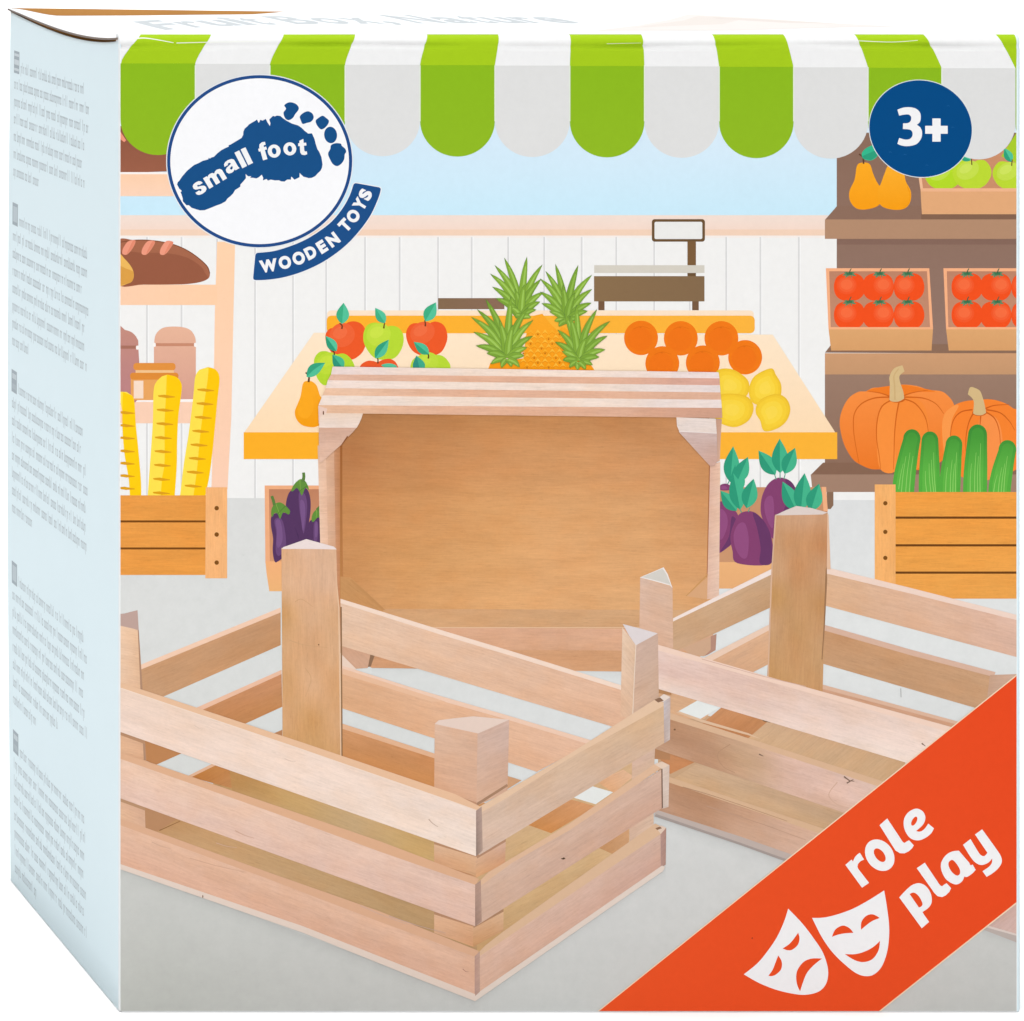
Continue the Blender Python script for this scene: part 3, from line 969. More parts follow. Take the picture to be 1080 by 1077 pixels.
# pineapples
def pineapple_leaf(P, z, base, tip, w, shade):
    bx_, by_ = base
    tx, ty = tip
    dx, dy = tx - bx_, ty - by_
    ln = math.hypot(dx, dy)
    nx, ny = -dy / ln, dx / ln
    bend = -0.11 * (1 if tx > bx_ else -1) * min(1.0, abs(dx) / ln * 2.0)
    def at(t, s, ww):
        k = (0.70 + 0.9 * t) * (1 - t) ** 0.75 * 1.25
        b = -bend * ln * math.sin(math.pi * t) * (1 if True else 0)
        return (bx_ + dx * t + nx * (s * ww * k - b), by_ + dy * t + ny * (s * ww * k - b))
    n = 9
    ts = [i / n for i in range(n + 1)]
    P.poly(z([at(t, 1, w + 4) for t in ts] + [at(t, -1, w + 4) for t in ts[::-1][1:]]), '#66883a')
    P.poly(z([at(t * .97, 1, w) for t in ts] + [at(t * .97, -1, w) for t in ts[::-1][1:]]), mixc('#86ad3d', '#79a038', shade))
    tt = [.05 + .78 * t for t in ts]
    P.poly(z([at(t, .50, w) for t in tt] + [at(t, -.12, w) for t in tt[::-1]]), mixc('#a3c95d', '#8fb74b', shade))
def pineapple_crown(P, z, base, tips, w):
    for k, t in enumerate(tips):
        bx_ = base[0] + (t[0] - base[0]) * .08
        by_ = base[1] + (t[1] - base[1]) * .02
        pineapple_leaf(P, z, (bx_, by_), t, w * (1.0 if k < len(tips) - 4 else .75), R.random())
P = Print('printed_pineapple', front)
P.poly([(514, 392), (517, 383), (552, 378), (556, 345), (563, 333), (572, 331), (580, 341), (588, 349), (594, 344), (603, 352), (620, 380), (628, 392)], vgrad(335, '#fba92a', 392, '#fa9c14'))
for k in range(13):
    for j in range(9):
        cx, cy = 552 + j * 7.6 + (k % 2) * 3.8, 340 + k * 5.0
        if cy > 345 + abs(cx - 572) * .25 and cx < 606 and cy < 389:
            P.poly([(cx - 3.4, cy + 2.6), (cx, cy - 2.6), (cx + 3.4, cy + 2.6), (cx, cy + .6)], '#fdbb3c' if (k + j) % 3 else '#fbaf2c')
            P.stroke([(cx - 3.5, cy + 3.2), (cx, cy + .9), (cx + 3.5, cy + 3.2)], .5, .5, '#e98b0d')
            if (k + 2 * j) % 3 == 0:
                P.poly([(cx - 1.2, cy + 2.8), (cx, cy + 1.4), (cx + 1.2, cy + 2.8), (cx, cy + 4)], '#c97a14')
zb = Z(490, 265, 8.28)
pineapple_crown(P, zb, (490, 570), [(345, 55), (545, 45), (260, 120), (680, 115), (220, 195), (670, 240), (240, 310), (690, 355), (440, 330), (520, 290), (270, 410), (660, 440), (400, 490), (625, 510), (580, 580), (440, 560)], 33)
P.build()
P = Print('printed_pineapple', front)
zc = Z(560, 270, 8.615)
pineapple_crown(P, zc, (320, 590), [(220, 70), (430, 80), (130, 135), (555, 170), (80, 205), (555, 300), (80, 325), (550, 425), (290, 260), (400, 330), (95, 430), (515, 500), (165, 505), (430, 570), (210, 590), (250, 640)], 34)
P.build()
P = Print('printed_pineapple', front)
pineapple_crown(P, zb, (370, 940), [(180, 415), (405, 385), (105, 505), (560, 480), (55, 575), (600, 600), (75, 705), (595, 740), (300, 600), (420, 640), (95, 825), (545, 840), (190, 890), (520, 912), (225, 985), (320, 1018), (410, 1010), (480, 1012)], 34)
P.build()
P = Print('printed_pineapple', front)
pineapple_crown(P, zc, (430, 960), [(410, 440), (600, 480), (300, 520), (720, 590), (240, 670), (695, 725), (350, 540), (500, 740), (215, 780), (675, 850), (280, 865), (620, 918), (285, 945), (560, 990), (345, 1012), (420, 1036), (495, 1032)], 34)
P.build()

# aubergines and beetroots in their boxes under the table
z = Z(270, 490, 7.692)
P = Print('printed_aubergine_box', front)
P.poly(z([(70, 170), (520, 170), (520, 800), (76, 800)]), '#f0ae81')
P.poly(z([(105, 200), (520, 200), (520, 785), (112, 785)]), vgrad(515, '#bf8160', 592, '#d79a70'))
P.poly(z([(76, 786), (560, 786), (560, 1028), (108, 1028), (85, 880)]), vgrad(592, '#f4b27c', 624, '#eeb479'))
P.build()
P = Print('printed_aubergine', front)
P.poly(z([(250, 500), (430, 500), (430, 700), (200, 740)]), '#4a2f56')
P.build()
for body, cap, stem, hl in (
        ([(280, 215), (340, 185), (410, 195), (440, 270), (442, 380), (425, 500), (410, 620), (350, 680), (345, 580), (300, 480), (250, 400), (242, 330), (255, 260)],
         [(285, 210), (310, 160), (355, 120), (395, 130), (420, 170), (428, 205), (400, 190), (385, 225), (370, 250), (352, 215), (330, 190), (300, 215)], [(380, 140), (388, 100), (385, 65)], [(350, 230), (395, 240), (415, 330), (405, 460), (385, 560), (365, 450), (350, 340)]),
        ([(420, 560), (430, 470), (470, 440), (530, 430), (530, 680), (420, 680)], [(450, 450), (460, 400), (490, 365), (530, 350), (530, 430), (500, 430), (465, 465)], [(495, 370), (520, 345), (545, 340)], [(470, 480), (500, 470), (500, 600), (470, 620)]),
        ([(125, 420), (160, 395), (220, 390), (270, 410), (310, 500), (340, 590), (345, 640), (260, 720), (180, 785), (150, 785), (135, 700), (138, 600), (122, 500)],
         [(122, 400), (130, 350), (160, 315), (200, 308), (240, 335), (275, 375), (265, 405), (235, 390), (215, 395), (195, 440), (175, 400), (150, 395), (132, 425)], [(150, 330), (140, 290), (128, 255)], [(150, 450), (205, 440), (235, 540), (240, 660), (190, 740), (160, 700), (165, 560)])):
    P = Print('printed_aubergine', front)
    P.blob(z(body), '#563760')
    P.blob(z(hl), '#6c4a78')
    P.blob(z([((p[0] - hl[0][0]) * .6 + hl[0][0] + 10, (p[1] - 480) * .75 + 480) for p in hl]), '#7a5687')
    P.poly(z(smooth(cap)), '#62903c')
    P.stroke(z([(cap[2][0], cap[2][1]), (sum(p[0] for p in cap) / len(cap), sum(p[1] for p in cap) / len(cap) + 20)]), .7, .4, '#86ab4c')
    P.stroke(z([(cap[4][0], cap[4][1]), (cap[-3][0], cap[-3][1])]), .7, .4, '#4a7430')
    P.stroke(z(stem), 3.4, 3.0, '#5d8040')
    P.build()

z = Z(745, 450, 6.73)
P = Print('printed_beet_box', front)
P.poly(z([(60, 430), (850, 430), (865, 700), (865, 1000), (60, 1000)]), vgrad(513, '#c9906a', 594, '#cc9871'))
P.poly(z([(818, 428), (850, 428), (862, 600), (832, 600)]), '#f2b184')
P.poly(z([(60, 962), (800, 962), (790, 1150), (60, 1150)]), vgrad(593, '#eeb47c', 615, '#e8ae78'))
P.build()
def beet(body, dark, light, leaves, stems):
    P = Print('printed_beetroot', front)
    P.blob(z(body), '#85426f')
    if dark:
        P.blob(z(dark), '#693a66')
    P.blob(z(light), '#934f7f')
    for s in stems:
        P.stroke(z(s), 1.1, .9, '#57a188')
    for b_, t_, w_ in leaves:
        leaf(P, z([b_])[0], z([t_])[0], w_ / 6.73, '#46b58c', '#2f9a78')
    P.build()
beet([(90, 540), (150, 555), (215, 610), (235, 690), (200, 800), (150, 860), (70, 890), (60, 700)], [(180, 640), (225, 690), (200, 800), (150, 855), (100, 885), (160, 780)], [(95, 590), (140, 620), (150, 700), (110, 800), (80, 760)],
     [((170, 395), (190, 140), 60), ((235, 470), (205, 270), 55), ((215, 400), (295, 215), 55)], [[(150, 410), (165, 380)]])
beet([(100, 415), (140, 405), (175, 425), (170, 450), (100, 450)], None, [(105, 425), (130, 420), (150, 440), (110, 445)], [((215, 598), (100, 455), 52)], [])
beet([(385, 560), (400, 480), (440, 405), (500, 365), (560, 368), (610, 400), (640, 470), (640, 600), (560, 720), (480, 800), (420, 700), (390, 630)], [(560, 380), (610, 400), (640, 470), (640, 600), (560, 720), (520, 700), (560, 560), (580, 460)], [(410, 560), (430, 500), (470, 500), (480, 600), (470, 720), (430, 660)],
     [((490, 342), (370, 170), 58), ((523, 330), (520, 85), 62), ((555, 335), (630, 150), 56)], [[(495, 375), (483, 335)], [(523, 370), (523, 320)], [(550, 372), (560, 335)]])
beet([(170, 780), (195, 690), (235, 620), (300, 600), (360, 620), (430, 700), (465, 800), (460, 970), (220, 970), (185, 880)], [(330, 612), (400, 660), (450, 750), (465, 850), (460, 970), (380, 970), (385, 860), (360, 720)], [(195, 760), (230, 690), (275, 690), (300, 790), (290, 920), (250, 930), (205, 860)],
     [((240, 590), (190, 330), 60), ((285, 580), (335, 370), 60)], [[(250, 610), (235, 580)], [(298, 605), (308, 575)]])
P = Print('printed_beet_leaves', front)
for b_, t_, w_ in (((640, 600), (540, 390), 60), ((670, 600), (697, 330), 66), ((740, 600), (800, 405), 62)):
    leaf(P, z([b_])[0], z([t_])[0], w_ / 6.73, '#46b58c', '#2f9a78')
P.build()
# ------------------------------------------------------------------ front print: the three wooden crates
# the crate standing on its side at the back
P = Print('printed_upright_crate', front)
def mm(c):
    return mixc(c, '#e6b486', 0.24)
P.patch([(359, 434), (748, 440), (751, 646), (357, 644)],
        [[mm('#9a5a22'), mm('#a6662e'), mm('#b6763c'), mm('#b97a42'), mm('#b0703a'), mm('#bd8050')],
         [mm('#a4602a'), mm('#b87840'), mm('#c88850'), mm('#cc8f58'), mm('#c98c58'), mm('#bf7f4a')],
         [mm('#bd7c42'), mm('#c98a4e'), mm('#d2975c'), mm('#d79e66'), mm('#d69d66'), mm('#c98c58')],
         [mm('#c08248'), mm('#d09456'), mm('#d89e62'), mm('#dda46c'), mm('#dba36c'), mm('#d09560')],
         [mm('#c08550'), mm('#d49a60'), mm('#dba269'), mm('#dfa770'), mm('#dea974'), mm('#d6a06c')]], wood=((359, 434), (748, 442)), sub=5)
P.slat([(357, 642), (752, 643.5), (752, 664), (357, 662)], '#d0a074', '#d4a87e')
P.slat([(357, 661.5), (752, 663.5), (752, 687), (357, 685)], '#dcaa88', '#dcae92', c2='#d6a27e', c3='#d9ab8c')
P.slat([(357, 685), (752, 686.5), (700, 709), (392, 704.5)], '#cf9a73', '#d4a37c')
P.rect(357, 661.4, 752, 662.4, '#e3bb98')
P.slat([(335, 470), (345.5, 470), (349, 700), (341, 700)], '#ecc6ac', '#e6bba0')
P.slat([(343.5, 470), (353.5, 470), (357, 700), (349, 700)], '#dcb295', '#d3a485')
P.slat([(352, 455), (360, 455), (363, 700), (356, 700)], '#c9926d', '#bb7c4d')
P.rect(358.6, 470, 361, 640, vgrad(470, '#9d5f32', 640, '#c08650'))
P.poly([(359, 608), (370, 609), (404, 641), (404, 650), (359, 640)], '#c8935f', wood=((359, 608), (404, 641)))
P.poly([(371, 611), (406, 643), (403.5, 643.5), (369, 612)], '#c28d5a')
P.poly([(356, 676), (392, 688), (388, 704.5), (374, 705.5), (356, 686)], '#cfa489', wood=((356, 680), (380, 705)))
P.poly([(391, 688), (396, 689), (391, 703), (388, 703.5)], '#8f6e55')
P.poly([(356, 686), (376, 706), (368, 706), (356, 702)], '#ecd2c0')
tops = [(350.6, 386.6, 757.6, 392.6), (349, 394.8, 758.6, 399), (345.5, 401, 759, 406.4), (343.4, 409.2, 759.6, 413.8), (340, 417, 760.3, 421.6), (335.8, 427.2, 761, 430.2), (335.6, 435.6, 761.4, 440.8)]
bands = [('#edd9d4', '#ecdcdb'), ('#e3b9a3', '#d9a898'), ('#eedcd4', '#ecdfde'), ('#eac2a6', '#dfb39a'), ('#f0dfd4', '#ecdedb'), ('#e8bd9e', '#cf9f88')]
for k, (a, b) in enumerate(bands):
    t, u = tops[k], tops[k + 1]
    q = [(t[0], t[1]), (t[2], t[3]), (u[2], u[3]), (u[0], u[1])]
    mid = '#f1ddcf' if k % 2 == 0 else '#e2b398'
    P.patch(q, [[a, mid, mid, b], [a, mid, mid, b]], wood=(q[0], q[1]), sub=3)
P.poly([(335.5, 428), (345, 431), (343, 440), (336, 447)], '#e9cabb')
z = Z(330, 380, 7.18)
P.poly(z([(75, 400), (378, 402), (366, 440), (348, 480), (330, 512), (44, 512), (50, 440)]), vgrad(436, '#ecd3c0', 452, '#eedbd0'), wood=((340, 436), (383, 436)))
P.poly(z([(44, 510), (330, 510), (300, 545), (265, 580), (210, 642), (155, 690), (100, 740), (62, 772), (44, 772)]), vgrad(451, '#d2aa95', 488, '#e3bda8'), wood=((336, 451), (376, 451)))
P.stroke(z([(262, 575), (215, 640)]), 1.4, .6, '#8a5430', curve=False)
P.oval(*z([(78, 398)])[0], .7, 2.2, '#6e4a36', n=12)
z = Z(680, 380, 3.59)
P.slat(z([(246, 395), (286, 385), (281, 900), (236, 905)]), '#dcb3a0', '#e7c2ac', c2='#e2bba6', c3='#eac8b4')
P.poly(z([(243, 398), (247, 398), (238, 800), (234, 840)]), '#a86c44')
P.poly(z([(236, 810), (240, 812), (160, 893), (154, 893)]), '#c9965e')
P.poly(z([(238, 820), (236, 905), (158, 893)]), '#d9a77c')
P.poly(z([(268, 221), (292, 223), (287, 300), (284, 382), (274, 385)]), vgrad(441, '#c89d86', 486, '#d7ae97'))
P.poly(z([(119, 216), (268, 221), (272, 276), (130, 269), (121, 248)]), '#e8d8d0', wood=((713, 440), (755, 442)))
P.poly(z([(129, 268), (272, 275), (275, 380), (262, 400), (246, 400), (128, 271)]), vgrad(455, '#d2b9b2', 490, '#c9a497'), wood=((716, 455), (755, 457)))
P.stroke(z([(130, 269), (200, 272), (271, 276)]), .8, .8, '#efe3de', curve=False)
P.build()

# the crate at the front right
P = Print('printed_cut_off_crate', front)
def pale(c, t=0.42):
    return mixc(c, '#c8ac8c', t)
P.poly([(694, 738), (1010, 838), (1010, 905), (694, 852)], '#c9a582')
z = Z(640, 590, 5.983)
P.slat(z([(418, 388), (1040, 95), (1040, 300), (418, 590)]), '#c9a480', '#caa684', c2='#cda887', c3='#c29a74')
P.poly(z([(480, 560), (655, 488), (655, 575), (610, 612), (520, 600)]), '#cfa88a')
P.poly(z([(418, 372), (1040, 60), (1040, 95), (418, 392)]), '#f3e2da')
P.poly(z([(655, 486), (692, 470), (686, 572), (640, 600), (612, 612), (655, 570)]), '#b68c7a')
P.slat(z([(640, 650), (1022, 445), (1022, 660), (860, 745)]), '#d8ad8c', '#dbb08e', c2='#d7aa88', c3='#d8ab86')
P.poly(z([(612, 622), (1022, 412), (1022, 448), (690, 625), (660, 640)]), '#ecccb6')
z = Z(810, 540, 3.989)
P.slat([(870, 602), (1072, 652), (1072, 693), (867, 638)], '#ddb492', '#dfb9a6', c2='#dcb08c', c3='#ddb5a0')
P.poly([(872, 598.5), (960, 620), (1072, 648.5), (1072, 654), (960, 626), (872, 605)], '#f0d5c6')
P.slat([(866, 661), (1048, 713), (1040, 750), (864, 699)], '#c9986f', '#caa07c', c2='#c89c76', c3='#c69c78')
P.poly([(866, 658), (960, 685), (1050, 709), (1048, 714), (960, 691), (866, 664)], '#d9b49f')
P.slat([(1044, 712), (1072, 711), (1072, 720), (1040, 745)], '#c6a28a', '#d2b09c')
P.slat([(862, 722), (1012, 763), (1012, 780), (862, 730)], '#cfa184', '#cb9c7e')
P.poly([(862, 720.5), (1012, 761.5), (1012, 765), (862, 725)], '#dcb59c')
P.poly([(949.4, 726), (950.4, 726), (950.8, 735.5), (949.8, 735.5)], '#b3b4b2')
z = Z(800, 530, 4.895)
P.patch(z([(87, 62), (357, 58), (330, 992), (44, 902)]), [['#cd9f7a', '#cfa280', '#cd9f7c'], ['#cb9b72', '#c99468', '#c58c60'], ['#cda27c', '#c69063', '#cb9d76'], ['#c4955f', '#c89a6e', '#c2905f'], ['#cba078', '#c79868', '#c99c72'], ['#c79a6c', '#c9996b', '#c99d70'], ['#c89864', '#ca9c6c', '#c8986a']], wood=(z([(87, 62)])[0], z([(44, 902)])[0]), sub=4)
P.poly(z([(86, 66), (140, 40), (195, 18), (270, 28), (357, 52), (330, 62), (120, 66)]), '#dfd0c9')
P.poly(z([(355, 60), (361, 62), (372, 345), (352, 345)]), '#e5bd9f')
P.poly(z([(352, 330), (346, 345), (335, 640), (325, 810), (330, 810), (342, 640), (354, 400)]), '#9c7554')
P.poly(z([(84, 66), (92, 66), (72, 340), (52, 900), (46, 900), (62, 400)]), '#d9b296')
z = Z(690, 700, 5.668)
P.slat(z([(20, 130), (400, 220), (300, 330), (20, 330)]), '#d9ad88', '#dbb08c')
P.poly(z([(18, 135), (102, 158), (102, 190), (18, 175)]), '#b5865c')
P.slat(z([(285, 360), (415, 250), (700, 335), (545, 470)]), '#c98c60', '#cf9468', c2='#c4875a', c3='#c78c5e')
P.slat(z([(545, 460), (690, 335), (1500, 560), (1500, 830)]), '#d3ae88', '#cfab8a', c2='#d0ac86', c3='#cfaa84')
P.poly(z([(640, 333), (715, 345), (690, 352), (655, 345)]), '#6f5a44')
P.poly(z([(142, 286), (280, 208), (410, 248), (272, 333)]), '#e8ebe8')
P.poly(z([(130, 290), (145, 284), (290, 335), (560, 415), (640, 450), (570, 430), (280, 350)]), '#e0bd9e')
P.slat(z([(0, 520), (95, 535), (240, 590), (95, 660)]), '#c38a62', '#c98c60', c2='#c98a5c', c3='#c4865a')
P.poly(z([(0, 495), (95, 535), (95, 575), (0, 570)]), '#b5845e')
P.patch(z([(110, 690), (275, 583), (1250, 900), (1250, 1140)]), [['#d3ac84', '#d2ae8a', '#cbaa8a', '#c9a98a'], ['#cdaa84', '#c9a682', '#c3a282', '#cdab8a']], wood=(z([(125, 655)])[0], z([(1250, 1000)])[0]), sub=5)
z = Z(640, 590, 5.983)
P.slat(z([(210, 115), (414, 172), (418, 560), (204, 560)]), '#dbbba8', '#d8b49c', c2='#e0b498', c3='#deb79e')
P.poly(z([(208, 114), (358, 50), (385, 95), (414, 182), (400, 166), (300, 138)]), '#efe7e2')
P.poly(z([(222, 112), (352, 58), (376, 95), (402, 160), (300, 130)]), '#d5d0c8')
P.patch([(693, 684), (1015, 774), (1015, 822), (692, 726)], [['#e9cfc6', '#dfbfb2', '#e4c6b6', '#edd3c6', '#f0d9cd'], ['#e2c3b8', '#e2c2b4', '#ead0c4', '#efd7cb', '#f0dace'], ['#efd8cc', '#ead0c4', '#eed6ca', '#f2ded2', '#f2ded2']], wood=((693, 684), (1015, 774)), sub=4)
P.poly([(694, 680), (820, 716.5), (1015, 770), (1015, 776), (820, 721.5), (694, 686)], '#f1d2c0')
P.stroke([(690, 685), (692, 705), (691, 725)], 1.0, 1.0, '#f1dace', curve=False)
P.patch([(690, 752.5), (940, 833), (940, 874), (690, 789.5)], [['#b58868', '#bf9678', '#caa688', '#dfbeb0', '#e0bfb0', '#e6c8ba'], ['#b98e70', '#b98f72', '#c9a585', '#dbb7a6', '#e2c1b4', '#dfbdae'], ['#c49c80', '#bd9376', '#cda98c', '#dcb9a8', '#dab6a2', '#d8b4a0']], wood=((707, 758), (940, 833)), sub=4)
P.poly([(690, 746.5), (800, 782), (940, 827), (940, 834), (800, 788), (690, 753.5)], '#dbb594')
P.patch([(690, 817.4), (940, 900), (940, 942), (690, 854.5)], [['#b98d6f', '#b48868', '#c79f84', '#d2ac94', '#dbb7a4', '#e0bcaa'], ['#bd9478', '#b88d70', '#cba48a', '#d6b19b', '#dfb9a8', '#dfb9a6'], ['#c39b82', '#c09679', '#cfa88e', '#d9b39e', '#ddb8a4', '#dcb5a2']], wood=((704, 822), (940, 900)), sub=4)
P.poly([(690, 814), (800, 851), (940, 898), (940, 905), (800, 857), (690, 820)], '#d8b391')
P.poly([(692, 854), (780, 882), (880, 917), (880, 925), (780, 890), (690, 860)], '#bfb0a8')
P.poly([(692, 858.5), (780, 888.5), (860, 917), (860, 920), (780, 891), (690, 861)], '#a69a94')
for q, c in (([(770, 785), (757, 795), (762, 808), (775, 815)], '#b48f72'), ([(883, 825), (874, 838), (882, 848), (895, 852)], '#cfaa94'), ([(720, 830), (760, 842), (830, 866)], '#b08a6e'), ([(745, 850), (800, 868), (850, 886)], '#bb967e'), ([(740, 695), (800, 712), (850, 724)], '#d8b4a6')):
    P.stroke(q, .9, .5, c)
for q in ([(800.5, 795.5), (805, 797.5)], [(890, 819), (896, 823.5), (901, 824)], [(893, 826), (900, 822)], [(972, 784), (976, 787)]):
    P.stroke(q, 1.6, .6, '#7d6557', curve=False)
P.oval(711.5, 769.5, 1.2, 1.0, '#7d5c44', n=8)
# its far end, below the banner
P.slat([(1036, 975), (1072, 945), (1072, 988), (1044, 979)], '#d0b0a6', '#d4b5ac')
P.poly([(1036, 975.5), (1072, 986), (1072, 994), (1038, 981)], '#bbafa8')
P.poly([(1036, 974.5), (1072, 985), (1072, 987), (1038, 977.5)], '#dccdc5')
P.build()

# the crate at the front left
P = Print('printed_front_crate', front)
P.patch([(228, 800), (505, 868), (505, 950), (222, 850)], [['#c19256', '#c9a068', '#cfaa78'], ['#c9a678', '#c6a47c', '#cba680']], wood=((225, 795), (505, 900)), sub=4)
z = Z(120, 630, 5.385)
P.slat(z([(150, 398), (948, 72), (948, 272), (160, 618)]), '#c79a74', '#c39570', c2='#c99d78', c3='#c49267')
P.poly(z([(155, 382), (948, 58), (948, 86), (155, 410)]), '#f2cbb1')
P.slat(z([(240, 756), (953, 432), (957, 622), (240, 950)]), '#bb8253', '#c98f68', c2='#b97f50', c3='#c38a5a')
P.poly(z([(440, 640), (953, 412), (953, 436), (470, 655)]), '#ecbea2')
P.poly(z([(175, 805), (400, 880), (240, 952), (175, 925)]), '#bd8456')
P.slat(z([(880, 785), (957, 752), (957, 810), (890, 800)]), '#c08a62')
P.poly(z([(420, 1015), (560, 945), (700, 880), (720, 890), (440, 1030)]), '#e2b494')
P.slat(z([(440, 1022), (690, 900), (760, 1010), (690, 1090)]), '#b9793f', '#c38a55', c2='#c78d5c', c3='#c48b5a')
# back right wall, inner faces
P.slat([(359, 635), (668, 730.7), (668, 773), (359, 681)], '#e7c5ac', '#e0b79c', c2='#e3bfa4', c3='#e3b698')
P.poly([(359, 631.5), (470, 666), (540, 687), (656, 723), (656, 728), (540, 692), (470, 671), (359, 636)], '#f4dac8')
P.slat([(359, 706), (623, 784), (566, 814), (359, 746.5)], '#dfb08b', '#e7bda2', c2='#dcaa82', c3='#e3b596')
P.poly([(359, 701.5), (440, 727), (530, 753), (624, 781), (621, 785), (530, 757.5), (440, 732), (359, 707)], '#efcbb4')
P.poly([(361, 705), (470, 740), (455, 740), (361, 711)], '#e9bd9d')
P.slat([(359, 798), (462, 833), (550, 858), (359, 850)], '#ca8f5c', '#cf965f')
P.slat([(359, 765), (462, 798), (462, 835), (359, 801)], '#d0976a', '#cd9060', c2='#c78a56', c3='#c98a54')
P.poly([(359, 762.5), (462, 796), (462, 801), (359, 768)], '#e3b491')
P.poly([(534, 818), (550, 823), (534, 833)], '#cf9f78')
# floor board of the crate
P.patch([(240, 795), (505, 868), (505, 950), (247, 852)], [['#b58350', '#c09060', '#c69a66', '#cca474', '#d0ac82'], ['#bc8e58', '#c9a36c', '#c7a87e', '#c9a56e', '#cdad80'], ['#c7a478', '#c5a680', '#c3a27c', '#cfae78', '#c7a982']], wood=((225, 795), (505, 900)), sub=5)
P.patch([(500, 872), (668, 800), (668, 895), (500, 1022)], [['#cda982', '#d0ad84', '#d3b088'], ['#cfac80', '#d4b284', '#d2af84'], ['#c49e70', '#cfac80', '#d0ac82']], wood=((500, 900), (700, 800)), sub=4)
P.patch([(150, 840), (503, 955), (503, 1012), (150, 888)], [['#b48454', '#c39a6e', '#bf9c70', '#b8966c', '#b8966c'], ['#c69c72', '#cba67c', '#c6a27a', '#bc9a70', '#b8946c']], wood=((150, 855), (470, 965)), sub=4)
P.poly([(150, 840), (196, 858), (166, 877), (150, 872)], '#b88964')
P.slat([(126, 834), (152.4, 845), (153.4, 874), (126, 866)], '#dfb596', '#d9ae92')
P.stroke([(168, 876), (190, 866)], .9, .6, '#8a5e3a', curve=False)
# posts
P.patch([(296.8, 578), (354.5, 577.5), (361, 804), (298, 790)], [['#d9ab84', '#dfb698', '#ddb392'], ['#dcb08c', '#dcb190', '#dfb596'], ['#cd9c68', '#ddb08a', '#d9aa80'], ['#d9aa7e', '#d6a67c', '#dbae86'], ['#d2a270', '#dcae86', '#d3a274'], ['#d7a87c', '#cf9d68', '#d8aa80'], ['#cd9c66', '#d2a26e', '#d0a06e']], wood=((298, 578), (300, 790)), sub=4)
P.poly([(354, 600), (358, 640), (361, 801), (359, 801), (356.5, 640)], '#e6c09f')
P.poly([(359, 640), (360.4, 640), (361.4, 801), (360, 801)], '#8c6a4a')
P.poly([(296.6, 579), (299, 577), (323, 568.6), (352, 576.5), (355, 579.5), (325, 579)], '#ecdcd8')
for q in ([(311, 635), (318, 632), (330, 640)], [(305, 675), (320, 680), (345, 683)], [(322, 705), (328, 716), (322, 735)]):
    P.stroke(q, .8, .4, '#cba077')
P.oval(336, 680, .8, .8, '#7a5a40', n=8)
z = Z(120, 630, 5.385)
P.slat(z([(30, 160), (138, 183), (185, 940), (30, 960)]), '#eccbb0', '#e5bf9f', c2='#dfb18e', c3='#dbab88')
P.poly(z([(136, 180), (142, 186), (165, 540), (183, 925), (170, 925), (152, 540)]), '#b08a70')
P.poly(z([(30, 95), (60, 92), (135, 73), (142, 188), (110, 178), (30, 160)]), '#bfa399')
z = Z(640, 590, 5.983)
P.slat(z([(98, 430), (184, 540), (165, 1010), (85, 990)]), '#e6ccb6', '#dcbca2', c2='#deb698', c3='#e0bb9f')
P.slat(z([(182, 540), (322, 466), (328, 890), (160, 985)]), '#d0b2a2', '#cfb1a0', c2='#d3b199', c3='#cbaa92')
P.poly(z([(100, 408), (210, 436), (320, 467), (183, 542), (140, 480)]), '#e0d6d6')
P.stroke(z([(183, 540), (175, 700), (163, 980)]), .8, .8, '#ecd7c4', curve=False)
z = Z(530, 720, 5.668)
P.slat(z([(560, 590), (722, 520), (782, 560), (665, 660)]), '#dfac82', '#e2b796')
P.slat(z([(775, 430), (912, 390), (905, 520), (772, 600)]), '#d6b7a8', '#d2b3a0', c2='#d8b69c', c3='#d8b79c')
P.slat(z([(758, 850), (903, 770), (903, 910), (758, 992)]), '#d3b39e', '#d8bba6')
P.slat(z([(570, 985), (755, 862), (755, 968), (690, 1040)]), '#c59468', '#cf9f76')
P.slat(z([(150, 850), (410, 698), (560, 740), (290, 900)]), '#c98a52', '#d49a6c')
P.poly(z([(418, 685), (530, 617), (660, 655), (556, 727)]), '#e7e9e6')
z = Z(440, 740, 3.364)
P.slat(z([(62, 78), (216, 112), (212, 370), (60, 320)]), '#e2bda4', '#dcb49a', c2='#d8a684', c3='#dbb095')
P.slat(z([(214, 113), (326, 64), (320, 320), (210, 370)]), '#d3b4a4', '#d0b4a8', c2='#d8b096', c3='#cfa890')
P.poly(z([(62, 79), (76, 66), (140, 58), (200, 52), (326, 64), (216, 113)]), '#e7d0c3')
P.slat(z([(60, 495), (212, 540), (212, 625), (60, 582)]), '#e2bb9a', '#dcb290', c2='#d49f78', c3='#d8a880')
P.slat(z([(208, 545), (314, 485), (312, 575), (208, 625)]), '#d9b294', '#d3ae9a', c2='#d8a377', c3='#d09a74')
P.slat(z([(60, 745), (200, 788), (200, 870), (60, 820)]), '#dfb697', '#d9aa85', c2='#dcae8c', c3='#d6a078')
P.slat(z([(198, 792), (306, 735), (306, 812), (198, 870)]), '#d3aa88', '#d9b493', c2='#c9976a', c3='#cfa27c')
P.poly(z([(60, 494), (212, 539), (212, 552), (60, 506)]), '#b98d6c')
P.poly(z([(212, 545), (314, 486), (314, 497), (212, 557)]), '#b48b70')
P.poly(z([(60, 744), (202, 788), (202, 799), (60, 755)]), '#b98d6e')
P.poly(z([(200, 792), (306, 735), (306, 745), (200, 803)]), '#ae8668')
P.poly(z([(60, 572), (190, 612), (212, 622), (60, 582)]), '#c08e68')
P.poly(z([(60, 306), (210, 358), (210, 368), (60, 318)]), '#c09274')
